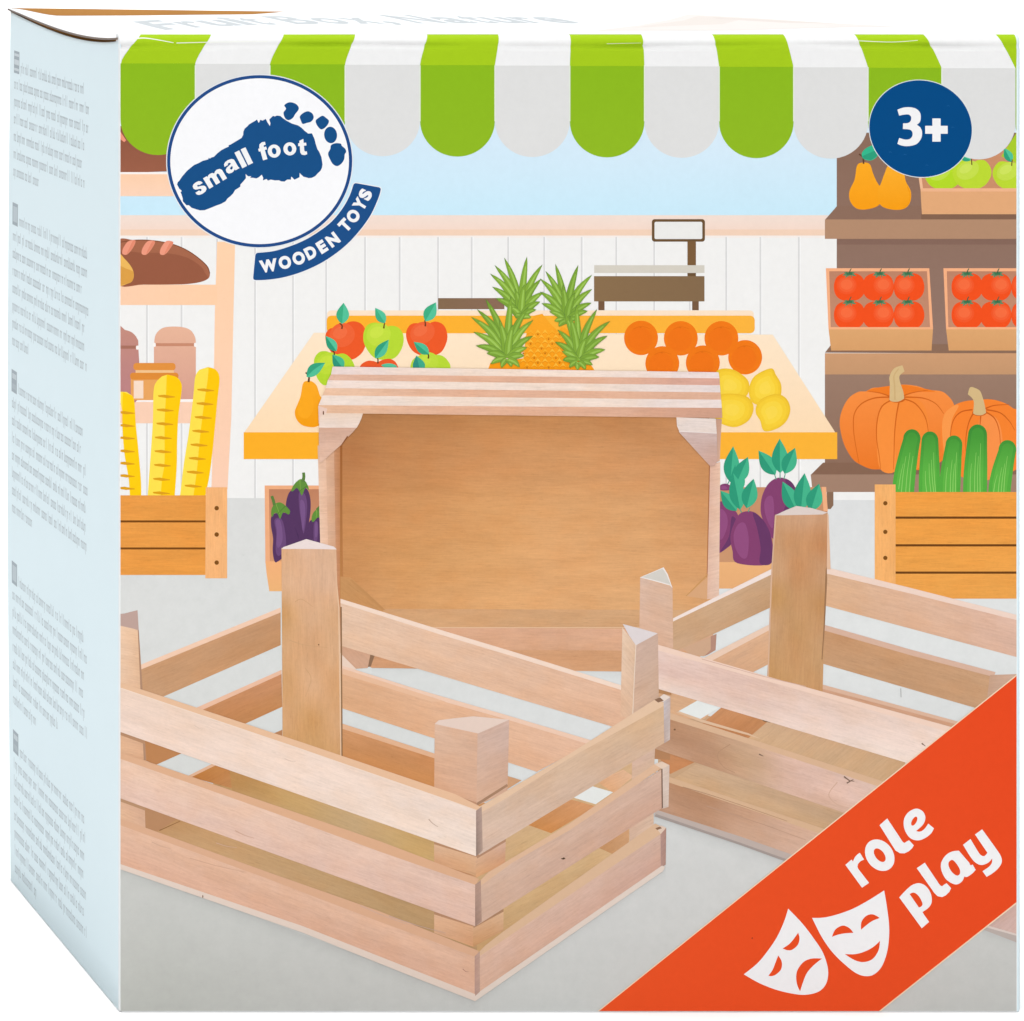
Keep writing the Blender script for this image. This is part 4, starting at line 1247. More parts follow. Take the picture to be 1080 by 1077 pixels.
P.poly(z([(210, 360), (318, 292), (322, 300), (212, 370)]), '#a98469')
P.poly([(126, 771), (153, 781), (153, 785), (126, 775)], '#b98d6c')
P.poly([(126, 841), (153, 851), (153, 855), (126, 845)], '#b8906f')
P.poly([(297.5, 776), (360.5, 797.5), (360.5, 803), (297.5, 782)], '#b98b5e')
# right wall, outer faces
P.slat([(505, 851), (700, 743), (701.5, 783), (505, 902)], '#d9bda8', '#d3b18e', c2='#dbbfae', c3='#d6b69c')
P.poly([(504, 852), (530, 836.5), (600, 795.5), (692, 737), (700, 741), (700, 744.5), (600, 800), (531, 843.5), (507, 857)], '#e6c4a6')
P.poly([(692, 738), (700, 732), (707, 735), (700, 740.5)], '#ead9cd')
P.poly([(690, 738), (696, 735.5), (700, 739), (694, 741)], '#8d6c56')
P.slat([(699.8, 740), (707, 735), (706.5, 780), (700.5, 784)], '#c9c0c3', '#c4b2ac', c2='#b9a69f', c3='#c9bab4')
P.slat([(503, 932), (698, 811), (698.4, 852), (503, 976)], '#d4b5a2', '#d6b5a2', c2='#d2b09c', c3='#cfa894')
P.poly([(503, 932), (515, 920), (600, 869), (690, 806), (697.5, 810), (600, 876), (540, 910), (506, 935)], '#e0b99a')
P.slat([(698, 811), (706, 807), (705, 851), (698.4, 853)], '#e0cbbd', '#d3bfb2', c2='#cdb8ab', c3='#d9c8be')
P.poly([(697.4, 811), (698.6, 810), (699, 852), (697.8, 852.6)], '#6d5242')
P.poly([(690, 806), (698, 803), (706, 807), (698, 811)], '#e7cdb8')
P.slat([(503, 1007), (697, 879), (697, 914.5), (503, 1050)], '#dbb8a6', '#d2b2a2', c2='#d9b29c', c3='#cfa898')
P.poly([(503, 1006), (512, 997), (530, 983), (600, 933), (662, 889), (691, 868.5), (699, 872.5), (697.5, 879), (600, 944.5), (505, 1009)], '#dcb898')
P.poly([(692, 873), (697, 870.5), (702.5, 873), (697, 880)], '#e2c9b6')
P.poly([(691, 873.5), (696, 871.6), (698, 873.6), (693, 875.4)], '#8f6c54')
P.slat([(696.5, 880), (702.5, 873), (702, 912), (696.8, 915)], '#b5948a', '#b08c80')
P.poly([(501, 1049), (698, 913), (701.5, 914), (699, 919), (640, 959.5), (501, 1056)], '#e2d2c6')
# left wall, outer faces
P.slat([(126, 724), (503, 854), (502, 903), (126, 772)], '#f0d5c3', '#f1dccf', c2='#efd6c8', c3='#f2dfd2')
P.poly([(126, 719.5), (320, 783.5), (480, 837.5), (506, 850.5), (503, 855.5), (480, 847), (320, 791.5), (126, 726)], '#e9bf9d')
P.stroke([(126, 725.4), (320, 791), (480, 846.6), (503, 855)], 1.0, 1.0, '#f3dccb', curve=False)
P.slat([(502, 855), (508, 850.5), (509, 897), (502, 903)], '#a88f86', '#b79f93', c2='#8f7a70', c3='#b49a8c')
P.slat([(126, 798), (501.5, 932), (501.5, 977), (126, 842)], '#eac7b0', '#e3c2b2', c2='#e6c5b6', c3='#e2beae')
P.poly([(126, 793), (280, 846), (400, 887), (505, 927), (502, 933.5), (400, 898), (280, 854), (126, 800)], '#dfb08d')
P.slat([(501, 933), (507, 928), (508, 972), (501, 977)], '#b29383', '#b8998a', c2='#9c8074', c3='#b39485')
P.slat([(126, 867), (501.5, 1008), (501, 1050), (126, 912)], '#e4bca3', '#dfb69d', c2='#dfb198', c3='#dcb098')
P.poly([(126, 863), (280, 919), (400, 961), (505, 1003), (502, 1009.5), (400, 972), (280, 926), (126, 870)], '#dcae8e')
P.slat([(500.5, 1008.5), (506, 1003.5), (506, 1046), (500.5, 1051)], '#b9978a', '#c0a092')
P.poly([(126, 911), (320, 977), (501, 1048.5), (501, 1056), (440, 1032), (320, 984), (126, 916.5)], '#e3d0c3')
for (x0, y0, x1, y1, c) in ((452, 864, 462, 872, '#c2a898'), (248, 876, 268, 884, '#cba48e'), (228, 889, 250, 894, '#d0aa92'), (200, 905, 260, 920, '#cfa68c'), (410, 966, 470, 984, '#c8a898'),
                           (160, 888, 180, 895, '#cda890'), (380, 955, 430, 975, '#d0ae9c'), (488, 1022, 494, 1025, '#a98070'), (300, 800, 312, 803, '#dcc2b2'), (205, 765, 214, 769, '#dcc4b6')):
    P.stroke([(x0, y0), ((x0 + x1) / 2, (y0 + y1) / 2 + 1), (x1, y1)], .9, .4, c)
P.oval(213.8, 945.5, .6, 1.6, '#7d5a48', n=8)
P.poly(Z(690, 800, 5.668)([(-560, 600), (-540, 590), (-530, 600), (-545, 604)]), '#5a4636')
P.build()

# ------------------------------------------------------------------ awning, marks and lettering on the front
Y_FINE = [36.7, 37.0, 37.5, 38.2, 39, 40, 41, 42, 43, 44, 45, 46, 46.8, 47.5, 48.2, 49, 50, 51.5, 54, 58, 63]
b0 = [127 - 79, 127, 206, 284.7, 364, 443, 522, 601, 679.7, 758.5, 837, 915.5, 993.3, 1071, 1150]
t0 = [75, 149.5, 224, 300.6, 376, 452, 527, 602.2, 678, 753, 828, 903, 976, 1052, 1127]
def band_y(x):
    return 66.8 + (x - 127) / 945.0 * 5.4
def low_y(x):
    return 163.4 + (x - 127) / 945.0 * 5.0
def edge_x(k, y, yb):
    t = (y - 36.7) / (yb - 36.7)
    s = 1 - (1 - t) ** (1.3 if k < 6 else 1.06)
    return t0[k] + (b0[k] - t0[k]) * s
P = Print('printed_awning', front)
for k in range(0, 14):
    xl, xr = b0[k], b0[k + 1]
    green = k % 2 == 1
    yb, lo = band_y((xl + xr) / 2), low_y((xl + xr) / 2)
    cx, rx, ry = (xl + xr) / 2, (xr - xl) / 2, 38.0
    out = [(xl, yb), (xr, yb)] + [(cx + rx * math.cos(a), lo - ry + ry * math.sin(a)) for a in (math.pi * i / 26 for i in range(27))]
    P.poly(out, vgrad(68, '#8cba1d', 165, '#90b923') if green else '#dfdfde')
    ys = Y_FINE + [yb]
    z = (P.sheet.level((min(xl, t0[k]), 36, max(xr, t0[k + 1]), yb)) + 1) * STEP
    base = len(P.v)
    n = 4
    for y in ys:
        a, b = edge_x(k, y, yb), edge_x(k + 1, y, yb)
        a, b = max(127.6, a), min(1072.0, b)
        b = max(a, b)
        for i in range(n + 1):
            x = a + (b - a) * i / n
            P.v.append(P.sheet.map(x, y, z))
            P.c.append(rgb('#a6cb1d' if green else '#f1f1f1'))
            P.g.append((x, y, 0.0))
    for j in range(len(ys) - 1):
        for i in range(n):
            p = base + j * (n + 1) + i
            P.f.append((p, p + n + 1, p + n + 2, p + 1))
            P.m.append(0)
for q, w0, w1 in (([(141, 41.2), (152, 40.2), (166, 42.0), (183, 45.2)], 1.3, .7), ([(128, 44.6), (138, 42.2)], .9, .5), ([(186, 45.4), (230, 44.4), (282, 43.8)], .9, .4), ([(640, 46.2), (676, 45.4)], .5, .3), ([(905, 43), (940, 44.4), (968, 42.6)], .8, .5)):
    P.stroke(q, w0, w1, '#f4f7ea')  # white glints of the crease painted in as strokes, along with cracked-ink scuffs
for k in range(1, 14):
    if 130 < b0[k] < 1070:
        P.rect(b0[k] - .55, 69, b0[k] + .55, 128, '#e9efdc')
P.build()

WH = '#f4f4f5'
P = Print('printed_foot_logo', front)
NAVY = '#234b86'
BLUE = '#164f86'
rim = [(273.8 + 97.6 * math.cos(a), 170.1 + 90.8 * math.sin(a)) for a in (2 * math.pi * i / 120 for i in range(120))]
P.poly([(273.8 + 98.6 * math.cos(a), 170.1 + 91.8 * math.sin(a)) for a in (2 * math.pi * i / 120 for i in range(120))], '#e6ebf0')
P.poly(rim, NAVY)
P.poly([(273.8 + 94.2 * math.cos(a), 170.1 + 87.4 * math.sin(a)) for a in (2 * math.pi * i / 120 for i in range(120))], '#f8f8fa')
foot = [(186.7, 194.6), (187.5, 192.2), (189.3, 190.4), (191.5, 187), (193.4, 184.6), (197, 180.4), (201.2, 176.8), (205, 173.9), (209, 172.3), (214, 169.6), (219.4, 168.2), (220.2, 166.4), (221.4, 167.3), (223.2, 166), (225.4, 165.6),
        (229, 161.9), (233.5, 158.4), (238, 156), (241.2, 154.8), (241, 153.2), (243, 152.6), (249, 149), (254.7, 145.6), (256.4, 142.2), (256.6, 139), (258, 135.7), (260.8, 133.4), (262.5, 131.3), (266, 129.2), (269.2, 127.4), (271, 126),
        (272, 128), (272.6, 129.6), (273.6, 128.6), (274.4, 126.4), (277, 127.2), (280.3, 125.4), (282, 129), (284.6, 133), (285.2, 130), (283.9, 126.2), (287.8, 122.3), (290, 122.8), (292, 121.9), (295.6, 122.3), (298.5, 124.8), (302.3, 127.4), (308, 130.4), (314.5, 132.4),
        (318, 134.8), (321.2, 138), (325, 140.9), (329, 140.7), (331.8, 146.9), (333, 152), (334.6, 156.9), (337, 161), (339, 165.8), (340.2, 173.6), (339.6, 177), (338, 180.3), (335.4, 182.6), (332.4, 185.9), (329, 187.6), (325.7, 188), (320, 186.4), (317.4, 184),
        (316, 182.4), (315.9, 187), (313, 188.4), (310.6, 189.6), (308.6, 187.6), (307.2, 186.4), (306.7, 189.6), (303, 189.4), (300, 191.6), (296.7, 191.4), (294, 190.2), (290, 190.4), (285.6, 189.5), (282.6, 190.6), (281, 188.8), (277.2, 190.4), (277.6, 187.6), (276, 184.4), (273, 187), (270.3, 188.3), (266.6, 187.6), (263.6, 187.6), (265, 186), (261.5, 186), (259, 183.6), (259.4, 188),
        (256.4, 191.6), (253.6, 194.6), (253.4, 197), (250.4, 199), (248, 200.4), (246, 204), (243, 207), (240, 209.4), (238, 212.4), (233, 215.2), (228, 216.9), (222, 219.4), (215.7, 221.8), (211, 222), (206.8, 220.8), (202, 219.2), (199, 216.4), (196.6, 216.6), (192.8, 212.4), (192.6, 209), (191.2, 204.6), (190.4, 203), (191.6, 201.4), (189, 199)]
P.poly(foot, BLUE)
z = Z(280, 80, 8.975)
for q in ([(178, 278), (228, 250), (290, 268), (316, 312), (282, 362), (258, 400), (220, 420), (186, 402), (170, 350), (194, 312)], [(325, 385), (360, 350), (405, 336), (445, 360), (456, 400), (430, 435), (392, 446), (352, 456), (335, 425)],
          [(475, 425), (500, 400), (540, 378), (575, 400), (601, 428), (580, 475), (530, 508), (488, 470)], [(592, 740), (612, 695), (622, 655), (665, 638), (712, 642), (722, 662), (755, 692), (764, 720), (750, 745), (745, 790), (720, 830), (680, 855), (640, 838), (615, 800)]):
    P.poly(z(smooth(q, True, 4)), BLUE)
P.oval(*z([(616, 560)])[0], 6.8, 8.7, BLUE, rot=-.12)
HEAVY = {
    's': ([(.80, .70), (.75, .88), (.62, 1.0), (.42, 1.03), (.2, 1.0), (.07, .88), (.04, .70), (.12, .55), (.3, .46), (.45, .40), (.49, .32), (.45, .24), (.38, .22), (.33, .26), (.31, .34), (0, .34), (.02, .16), (.14, .03), (.38, -.03), (.64, 0), (.80, .12), (.84, .3), (.77, .47), (.59, .57), (.41, .63), (.35, .69), (.37, .76), (.43, .78), (.48, .76), (.49, .70)], None),
    'm': ([(0, 0), (0, 1), (.30, 1), (.31, .9), (.42, .99), (.58, 1.03), (.75, 1.0), (.86, .88), (.98, .99), (1.15, 1.03), (1.36, .97), (1.46, .8), (1.46, 0), (1.12, 0), (1.12, .64), (1.07, .73), (.98, .73), (.9, .62), (.9, 0), (.56, 0), (.56, .64), (.51, .73), (.42, .73), (.34, .62), (.34, 0)], None),
    'a': ([(.06, .68), (.12, .88), (.28, 1.0), (.5, 1.03), (.76, .98), (.89, .85), (.91, .7), (.91, .2), (.96, 0), (.63, 0), (.60, .1), (.46, .0), (.3, -.03), (.1, .04), (.01, .2), (.04, .42), (.18, .54), (.42, .6), (.57, .65), (.55, .76), (.45, .80), (.37, .77), (.35, .68)], [(.57, .46), (.38, .39), (.34, .29), (.41, .2), (.52, .25), (.57, .36)]),
    'l': ([(0, 0), (.37, 0), (.37, 1.4), (0, 1.4)], None),
    'f': ([(.12, 0), (.12, .76), (0, .76), (0, 1.0), (.12, 1.0), (.12, 1.1), (.2, 1.32), (.42, 1.42), (.66, 1.39), (.64, 1.14), (.52, 1.16), (.47, 1.1), (.47, 1.0), (.64, 1.0), (.64, .76), (.47, .76), (.47, 0)], None),
    'o': (ellipse(.53, .5, .53, .54, 0, 30), ellipse(.53, .5, .19, .27, 0, 20)),
    't': ([(0, 1), (.12, 1), (.12, 1.2), (.47, 1.33), (.47, 1), (.68, 1), (.68, .76), (.47, .76), (.47, .34), (.53, .26), (.68, .27), (.68, .02), (.46, -.03), (.22, .03), (.12, .2), (.12, .76), (0, .76)], None)}
def heavy(ch, x, y, u, deg, wide=1.0):
    """A heavy small letter with its left foot at (x, y), unit x-height u."""
    a = math.radians(deg)
    def at(p):
        px, py = p[0] * wide, p[1]
        return (x + (px * math.cos(a) - py * math.sin(a)) * u, y - (px * math.sin(a) + py * math.cos(a)) * u)
    o, h = HEAVY[ch]
    P.poly([at(p) for p in o], WH, holes=[[at(p) for p in h]] if h else ())
z = Z(170, 140, 8.975)
for ch, x, y, u, d in (('s', 345, 603, 12.4, 32), ('m', 456, 532, 12.2, 31), ('a', 630, 397, 12.2, 29), ('l', 768, 337, 12.4, 27), ('l', 824, 308, 12.4, 26), ('f', 950, 266, 12.4, 16)):
    heavy(ch, *z([(x, y)])[0], u * 1.06, d, 1.15 if ch != 'f' else 1.04)
z = Z(280, 80, 8.975)
for ch, x, y, u, d in (('o', 32, 780, 12.8, 10), ('o', 178, 757, 12.8, 8), ('t', 318, 752, 12.6, 5)):
    heavy(ch, *z([(x, y)])[0], u, d)
P.build()

P = Print('printed_name_band', front)
z = Z(260, 180, 7.2)
def tri_round(pts, r, n=5):
    out = []
    m = len(pts)
    for i in range(m):
        a, b, c = pts[i - 1], pts[i], pts[(i + 1) % m]
        def tow(p, q, d):
            l = math.hypot(q[0] - p[0], q[1] - p[1])
            return (p[0] + (q[0] - p[0]) * d / l, p[1] + (q[1] - p[1]) * d / l)
        s, e = tow(b, a, r), tow(b, c, r)
        for k in range(n + 1):
            t = k / n
            out.append(tuple((1 - t) ** 2 * s[q] + 2 * t * (1 - t) * b[q] + t * t * e[q] for q in (0, 1)))
    return out
inner = smooth([(68, 625), (200, 612), (330, 574), (450, 523), (560, 455), (650, 383), (730, 285), (785, 185), (815, 92)], False, 5)
outer = smooth([(1024, 130), (1000, 212), (940, 342), (850, 466), (740, 580), (600, 682), (450, 757), (300, 806), (160, 829), (48, 832)], False, 5)
def band(pad):
    cx, cy = 440, 470
    pts = inner + outer
    ends = (inner[0], inner[-1], outer[0], outer[-1])
    pts = [p for p in pts if p in ends or min(math.hypot(p[0] - e[0], p[1] - e[1]) for e in ends) > 34]
    q = []
    corners = {i for i, p in enumerate(pts) if p in ends}
    for i in range(len(pts)):
        if i in corners:
            a, b, c = pts[i - 1], pts[i], pts[(i + 1) % len(pts)]
            def tow(p, r_, d):
                l = math.hypot(r_[0] - p[0], r_[1] - p[1])
                d = min(d, l * .9)
                return (p[0] + (r_[0] - p[0]) * d / l, p[1] + (r_[1] - p[1]) * d / l)
            s, e = tow(b, a, 22), tow(b, c, 22)
            for k in range(5):
                t = k / 4
                q.append(tuple((1 - t) ** 2 * s[w] + 2 * t * (1 - t) * b[w] + t * t * e[w] for w in (0, 1)))
        else:
            q.append(pts[i])
    if pad:
        m = len(q)
        r = []
        for i in range(m):
            a, c = q[i - 1], q[(i + 1) % m]
            dx, dy = c[0] - a[0], c[1] - a[1]
            l = math.hypot(dx, dy) or 1
            r.append((q[i][0] + dy / l * pad, q[i][1] - dx / l * pad))
        ar = sum(q[i - 1][0] * q[i][1] - q[i][0] * q[i - 1][1] for i in range(m))
        ar2 = sum(r[i - 1][0] * r[i][1] - r[i][0] * r[i - 1][1] for i in range(m))
        if abs(ar2) < abs(ar):
            r = [(2 * q[i][0] - r[i][0], 2 * q[i][1] - r[i][1]) for i in range(m)]
        q = r
    return q
P.poly(z(band(7)), '#f1f3f6')
P.poly(z(band(0)), '#1d4f88')
for ch, x, y, w, h, d in (('W', 167, 722, 18.2, 13.4, 9), ('O', 291, 697, 12.6, 13.8, 14), ('O', 396, 665, 12.6, 13.8, 22), ('D', 487, 622, 11.0, 13.4, 27), ('E', 573, 578, 8.6, 13.4, 32), ('N', 655, 524, 11.4, 13.4, 37),
                          ('T', 748, 415, 10.4, 13.4, 46), ('O', 810, 345, 12.4, 13.6, 52), ('Y', 862, 255, 11.4, 13.4, 58), ('S', 902, 182, 9.8, 13.8, 65)):
    cx, cy = z([(x, y)])[0]
    letter(P, ch, cx, cy, w * 1.03, h, d, WH, 0.06)
P.build()

P = Print('printed_age_badge', front)
P.oval(970.9, 135.8, 55.1, 51.6, '#dfe6e8', rot=.25, n=90)
P.oval(970.9, 135.8, 54.3, 50.8, '#004a84', rot=.25, n=90)
z = Z(910, 80, 9.0)
P.poly(z(cornered([[(328, 322), (380, 303), (440, 298), (500, 310), (540, 345), (550, 395), (540, 440), (512, 465)], [(512, 465), (545, 490), (562, 535), (555, 590), (520, 640), (470, 662), (410, 668), (360, 660), (328, 645)], [(328, 645), (345, 590)],
       [(345, 590), (400, 605), (445, 600), (470, 570), (468, 530), (440, 510), (380, 505)], [(380, 505), (382, 452)], [(382, 452), (430, 448), (455, 425), (458, 390), (435, 368), (395, 368), (345, 378)], [(345, 378), (328, 322)]], 4)), WH)
P.poly(z([(660, 405), (738, 405), (738, 475), (805, 475), (805, 550), (738, 550), (738, 625), (660, 625), (660, 550), (592, 550), (592, 475), (660, 475)]), WH)
for x, y in ((812, 284), (262, 722), (610, 846), (402, 745), (855, 486)):
    P.stroke(z([(x - 14, y + 4), (x, y), (x + 12, y + 6)]), .5, .3, '#2a69a0')
P.build()

P = Print('printed_role_play_banner', front)
P.poly([(628.6, 1067.5), (1073, 710.6), (1073, 952.4), (927.6, 1067.5)], '#f6d8b8')
P.poly([(630.4, 1067.5), (1073, 712.2), (1073, 950.6), (925.4, 1067.5)], lambda p: mixc('#ec5526', '#e94b20', max(0.0, min(1.0, (p[0] - 800) / 270.0))))
z = Z(880, 840, 5.684)
P.poly(z([(65, 410), (103, 378), (110, 390), (122, 364), (138, 347), (152, 338), (177, 378), (156, 388), (141, 404), (137, 420), (142, 434), (207, 518), (165, 547)]), WH)
d1 = math.atan2(0.80, 0.60)
P.oval(*z([(271, 352)])[0], 102 / 5.684, 80 / 5.684, WH, rot=d1, hole=(47 / 5.684, 27 / 5.684), n=44)
P.poly(z([(270, 172), (316, 132), (402, 262), (410, 274), (420, 279), (432, 270), (447, 263), (475, 293), (464, 312), (446, 328), (420, 341), (392, 340), (366, 324), (345, 292)]), WH)
P.poly(z(cornered([[(562, 163), (596, 191)], [(596, 191), (578, 222), (545, 248), (505, 263), (465, 256), (435, 228), (416, 182), (418, 132), (445, 93), (488, 73), (525, 86), (543, 116), (541, 148), (524, 176), (489, 207)], [(489, 207), (512, 211), (538, 196), (562, 163)]], 5)), WH,
       holes=[z(ellipse(478, 148, 30, 14, math.atan2(-.85, .45), 24))])
P.poly(z(cornered([[(388, 605), (430, 560), (468, 530), (510, 520), (550, 540), (578, 585), (582, 635), (562, 668), (528, 692)], [(528, 692), (532, 702), (567, 752)], [(567, 752), (523, 790)], [(523, 790), (388, 605)]], 5)), WH,
       holes=[z(cornered([[(450, 585), (476, 576), (506, 598), (527, 640), (522, 658), (506, 666)], [(506, 666), (450, 585)]], 4))])
P.poly(z([(493, 430), (541, 397), (625, 522), (634, 534), (645, 538), (658, 528), (672, 520), (699, 550), (688, 572), (668, 592), (645, 603), (618, 598), (598, 578), (580, 552)]), WH)
P.poly(z(cornered([[(745, 325), (808, 398)], [(808, 398), (815, 412), (828, 408)], [(828, 408), (846, 440)], [(846, 440), (825, 462), (795, 482), (778, 480)], [(778, 480), (765, 508), (735, 527), (698, 518), (662, 488), (640, 440), (640, 395), (668, 352), (705, 330), (745, 325)]], 4)), WH,
       holes=[z(smooth([(684, 395), (706, 380), (732, 404), (752, 440), (750, 466), (732, 474), (704, 454), (686, 422)], True, 4))])
P.poly(z(cornered([[(770, 290), (815, 255)], [(815, 255), (860, 330), (878, 352), (898, 357), (917, 338)], [(917, 338), (842, 228)], [(842, 228), (885, 197)], [(885, 197), (972, 318), (998, 360), (1002, 395), (982, 430), (948, 460), (912, 482)], [(912, 482), (887, 448)],
       [(887, 448), (925, 422), (943, 398), (945, 372)], [(945, 372), (920, 398), (880, 411), (845, 396), (815, 362), (770, 290)]], 5)), WH)
z = Z(780, 930, 6.353)
P.poly(z(cornered([[(325, 180), (420, 280), (500, 385), (560, 480), (592, 590), (580, 680), (530, 735), (450, 756), (370, 752), (250, 725), (130, 678), (28, 620)], [(28, 620), (120, 545), (190, 460), (250, 370), (298, 265), (325, 180)]], 5)), WH,
       holes=[z(cornered([[(392, 340), (401, 380), (388, 425), (350, 456), (318, 458), (288, 447)], [(288, 447), (335, 414), (370, 372), (392, 340)]], 4)),
              z(cornered([[(258, 493), (282, 535), (278, 585), (245, 620), (215, 632), (192, 630)], [(192, 630), (220, 590), (240, 540), (258, 493)]], 4)),
              z(cornered([[(552, 514), (485, 514), (430, 535), (390, 585), (378, 635), (385, 690), (405, 734)], [(405, 734), (422, 680), (450, 612), (495, 560), (552, 514)]], 4))])
P.poly(z(cornered([[(485, 242), (560, 240), (650, 220), (760, 180), (870, 120), (968, 58)], [(968, 58), (985, 160), (1000, 280), (1000, 380), (985, 480), (950, 570), (900, 620), (845, 632), (780, 612), (700, 550), (620, 470), (550, 370), (485, 242)]], 5)), WH,
       holes=[z(cornered([[(618, 369), (640, 320), (690, 293), (735, 310), (762, 342)], [(762, 342), (710, 345), (660, 354), (618, 369)]], 4)),
              z(cornered([[(813, 322), (815, 270), (845, 230), (885, 217), (920, 230), (938, 243)], [(938, 243), (890, 262), (850, 290), (813, 322)]], 4)),
              z(cornered([[(703, 484), (770, 485), (830, 470), (890, 440), (940, 396)], [(940, 396), (930, 460), (890, 518), (830, 538), (770, 525), (703, 484)]], 4))])
for x, y in ((84, 378),):
    P.oval(*z([(x, y)])[0], .7, .9, '#8c3b24', n=8)
P.build()

# ------------------------------------------------------------------ side panel: small print, too small to read
def hatch_letter(P, d, y, col):
    """One illegible letter of the small print, d = depth of its left edge as read from the side."""
    k = R.random()
    w, xh = 6.4, 8.4
    bars = []
    if k < .30:
        bars = [(0, 0, 1.9, xh), (w - 1.9, 0, w, xh), (0, xh - 1.9, w, xh)]
    elif k < .60:
        bars = [(0, 0, 1.8, xh), (w - 1.8, 0, w, xh), (0, 0, w, 1.7), (0, xh - 1.7, w, xh)]
    elif k < .74:
        bars = [(1, 0, 3.1, 12.6)]
    elif k < .82:
        bars = [(0, 0, 1.9, 12.6), (w - 1.9, 0, w, xh), (0, 0, w, 1.7)]
    elif k < .90:
        bars = [(0, -4, 1.9, xh), (w - 1.9, 0, w, xh), (0, xh - 1.7, w, xh)]
    else:
        bars = [(0, 0, 1.9, xh), (0, xh - 2, 4.4, xh)]
    return [([(d - b[0], y - b[3]), (d - b[2], y - b[3]), (d - b[2], y - b[1]), (d - b[0], y - b[1])], []) for b in bars]
INKY = '#bdc8ce'
blocks = [(66, 8, 7), (233, 8, 8), (430, 8, 8), (651, 9, 8), (849, 9, 8)]
def world_y(y, d):
    s = DIST / (DIST + d)
    return VPY + (y - VPY) / s
D0, D1 = 668.0, 196.0
for bi, (sy, n_lines, _) in enumerate(((66, 7, 0), (226, 8, 0), (402, 8, 0), (604, 8, 0), (782, 8, 0))):
    yb = world_y(sy, D0)
    P = Print('printed_flag', side, SIDE)
    a, b = D0 + 4, D0 - 34
    P.rect(b, yb - 14, a, yb + 12, '#aab6bd')
    if bi == 0:
        P.rect(b + 2.5, yb - 11, a - 2.5, yb + 9, '#d5dfe5')
        P.rect(b + 2.5, yb - 8, a - 2.5, yb - 4, '#aab6bd')
        P.rect(b + 2.5, yb + 2, a - 2.5, yb + 6, '#aab6bd')
    elif bi in (1, 3):
        P.rect(b + 5, yb - 10, a - 5, yb + 8, '#c3cfd6')
    else:
        P.rect(b + 5, yb - 10, a - 5, yb - 4, '#cbd6dc')
        P.rect(b + 5, yb + 2, a - 5, yb + 8, '#b5c1c8')
    P.build()
    P = Print('printed_paragraph', side, SIDE)
    for ln in range(n_lines):
        y = yb + 20.4 * ln + 10
        d = D0 - (44 if ln == 0 else 0)
        end = D1 + R.uniform(-14, 22)
        if ln == n_lines - 1:
            end = D0 - R.uniform(110, 190)
        if ln == n_lines - 2 and bi in (3,):
            end = D0 - 300
        polys = []
        while d > end:
            for _ in range(R.randint(2, 9)):
                if d < end:
                    break
                polys += hatch_letter(P, d, y, INKY)
                d -= 8.6
            d -= 6.0
        P.shapes(polys, INKY)
    P.build()

# ------------------------------------------------------------------ lid: faint title and picture
P = Print('printed_title', lid, LID)
def lid_text(s, x0, x1, d0, d1, col):
    widths = {'i': .45, 't': .62, ',': .4, ' ': .45, 'r': .68, 'N': 1.15, 'B': 1.05, 'F': .95, 'x': .95}
    tot = sum(widths.get(c, .95) for c in s)
    u = (x1 - x0) / tot
    x = x0
    for c in s:
        w = widths.get(c, .95) * u
        if c != ' ':
            tris = glyph(c, 0.03)
            gx0, gx1 = min(p[0] for t in tris for p in t), max(p[0] for t in tris for p in t)
            polys = [([(x + w * .07 + (p[0] - gx0) / (gx1 - gx0) * w * .86, d0 + (d1 - d0) * p[1] / 0.73) for p in t], []) for t in tris]
            P.shapes(polys, col)
        x += w
lid_text('Fruit Box, Nature', 212, 672, 215, 410, '#c4cace')
P.build()
P = Print('printed_crate_picture', lid, LID)
P.poly([(640, 60), (720, 170), (790, 300), (850, 440), (905, 360), (960, 250), (1010, 180), (900, 130), (800, 70)], '#e6e0dc')
P.poly([(700, 120), (800, 280), (850, 400), (880, 330), (820, 200)], '#e0d8d2')
P.poly([(860, 380), (960, 240), (900, 250), (850, 330)], '#ddd4ce')
P.build()

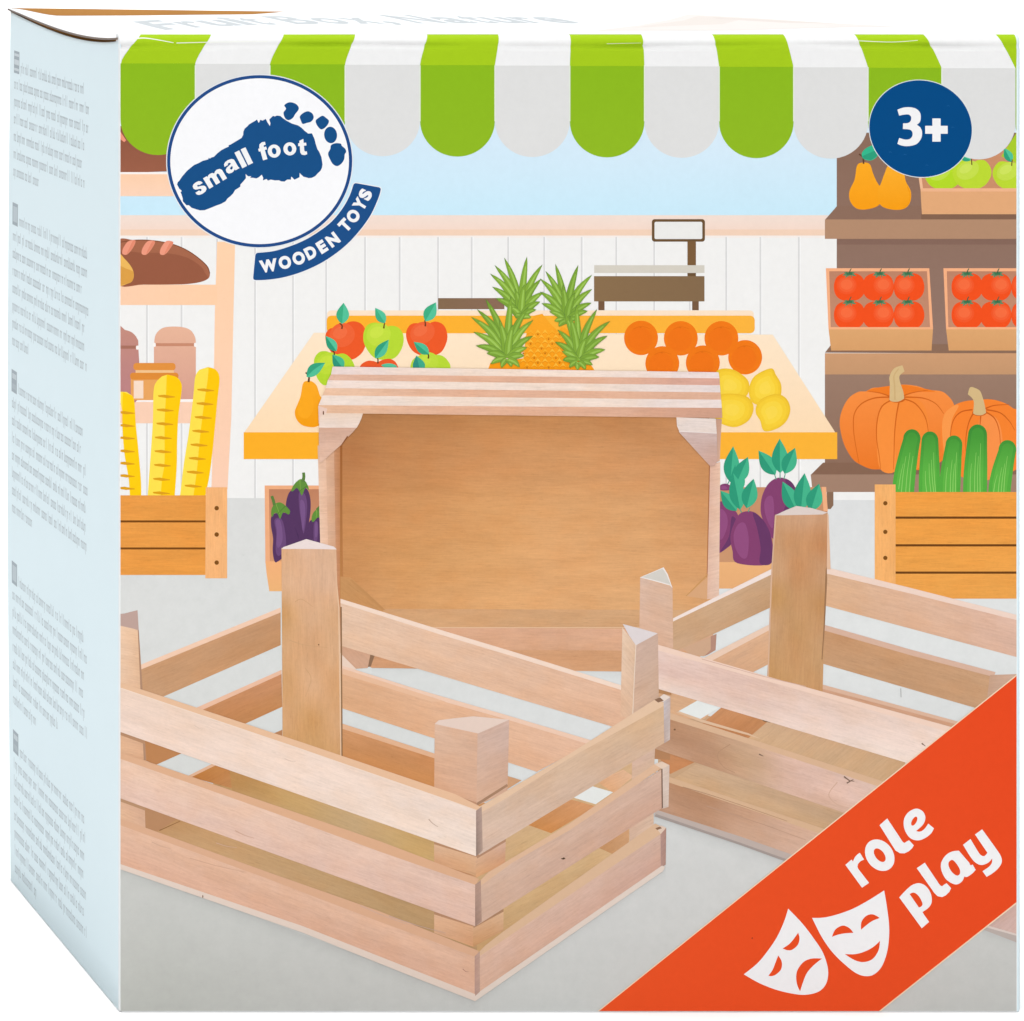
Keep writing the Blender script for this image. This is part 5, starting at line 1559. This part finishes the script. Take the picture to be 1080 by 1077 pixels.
# ------------------------------------------------------------------ table, light and camera
def white_surface():
    m, nt, b = new_mat('white_paper_sweep')
    b.inputs['Base Color'].default_value = (0.92, 0.92, 0.92, 1)
    b.inputs['Roughness'].default_value = 0.8
    b.inputs['Specular IOR Level'].default_value = 0.1
    return m
prof = [(-4.0, 0.0), (1.3, 0.0)] + [(1.3 + 0.5 * math.sin(a), 0.5 - 0.5 * math.cos(a)) for a in (math.pi / 2 * i / 16 for i in range(1, 17))] + [(1.8, 2.4)]
v, f = [], []
for y, zz_ in prof:
    v += [(-4.0, y, zz_), (4.0, y, zz_)]
for i in range(len(prof) - 1):
    f.append((2 * i, 2 * i + 1, 2 * i + 3, 2 * i + 2))
sweep = mesh_obj('backdrop', v, f, [white_surface()])
sweep['kind'] = 'structure'

for o in list(COL.objects):
    if o.parent is box:
        o.location = -OFF

def lamp(name, loc, aim, size, power, colour=(1, 1, 1)):
    l = bpy.data.lights.new(name, 'AREA')
    l.shape, l.size, l.energy, l.color = 'SQUARE', size, power, colour
    o = bpy.data.objects.new(name, l)
    COL.objects.link(o)
    o.location = loc
    o.rotation_euler = (Vector(aim) - Vector(loc)).to_track_quat('-Z', 'Y').to_euler()
    return o
C = (0.0, 0.1, 0.1)
lamp('key_softbox', (-1.9, -3.3, 3.7), C, 2.6, 118)
lamp('fill_softbox', (-1.5, -4.4, 1.5), (0.0, 0.1, 0.05), 2.4, 78)
lamp('overhead_softbox', (0.2, -0.9, 3.4), (0.1, -0.5, 0.0), 2.6, 80)
lamp('background_lamp', (0.0, 0.9, 3.2), (0.0, 1.5, 0.3), 2.0, 60)

w = bpy.data.worlds.new('World')
scene.world = w
w.use_nodes = True
w.node_tree.nodes['Background'].inputs['Color'].default_value = (1, 1, 1, 1)
w.node_tree.nodes['Background'].inputs['Strength'].default_value = 0.2

cam = bpy.data.cameras.new('camera')
co = bpy.data.objects.new('camera', cam)
COL.objects.link(co)
co.location = ((VPX - 540) * S, -DIST * S, (YB - VPY) * S)
co.rotation_euler = (math.pi / 2, 0, 0)
cam.sensor_width = 36.0
cam.lens = 36.0 * DIST / 1080.0
cam.shift_x = (540 - VPX) / 1080.0
cam.shift_y = -(538.5 - VPY) / 1080.0
cam.clip_start, cam.clip_end = 0.05, 100.0
scene.camera = co

scene.view_settings.view_transform = 'Standard'
scene.view_settings.look = 'None'
scene.view_settings.exposure = 0.0
scene.view_settings.gamma = 1.0
scene.view_settings.use_curve_mapping = False
scene.render.film_transparent = False
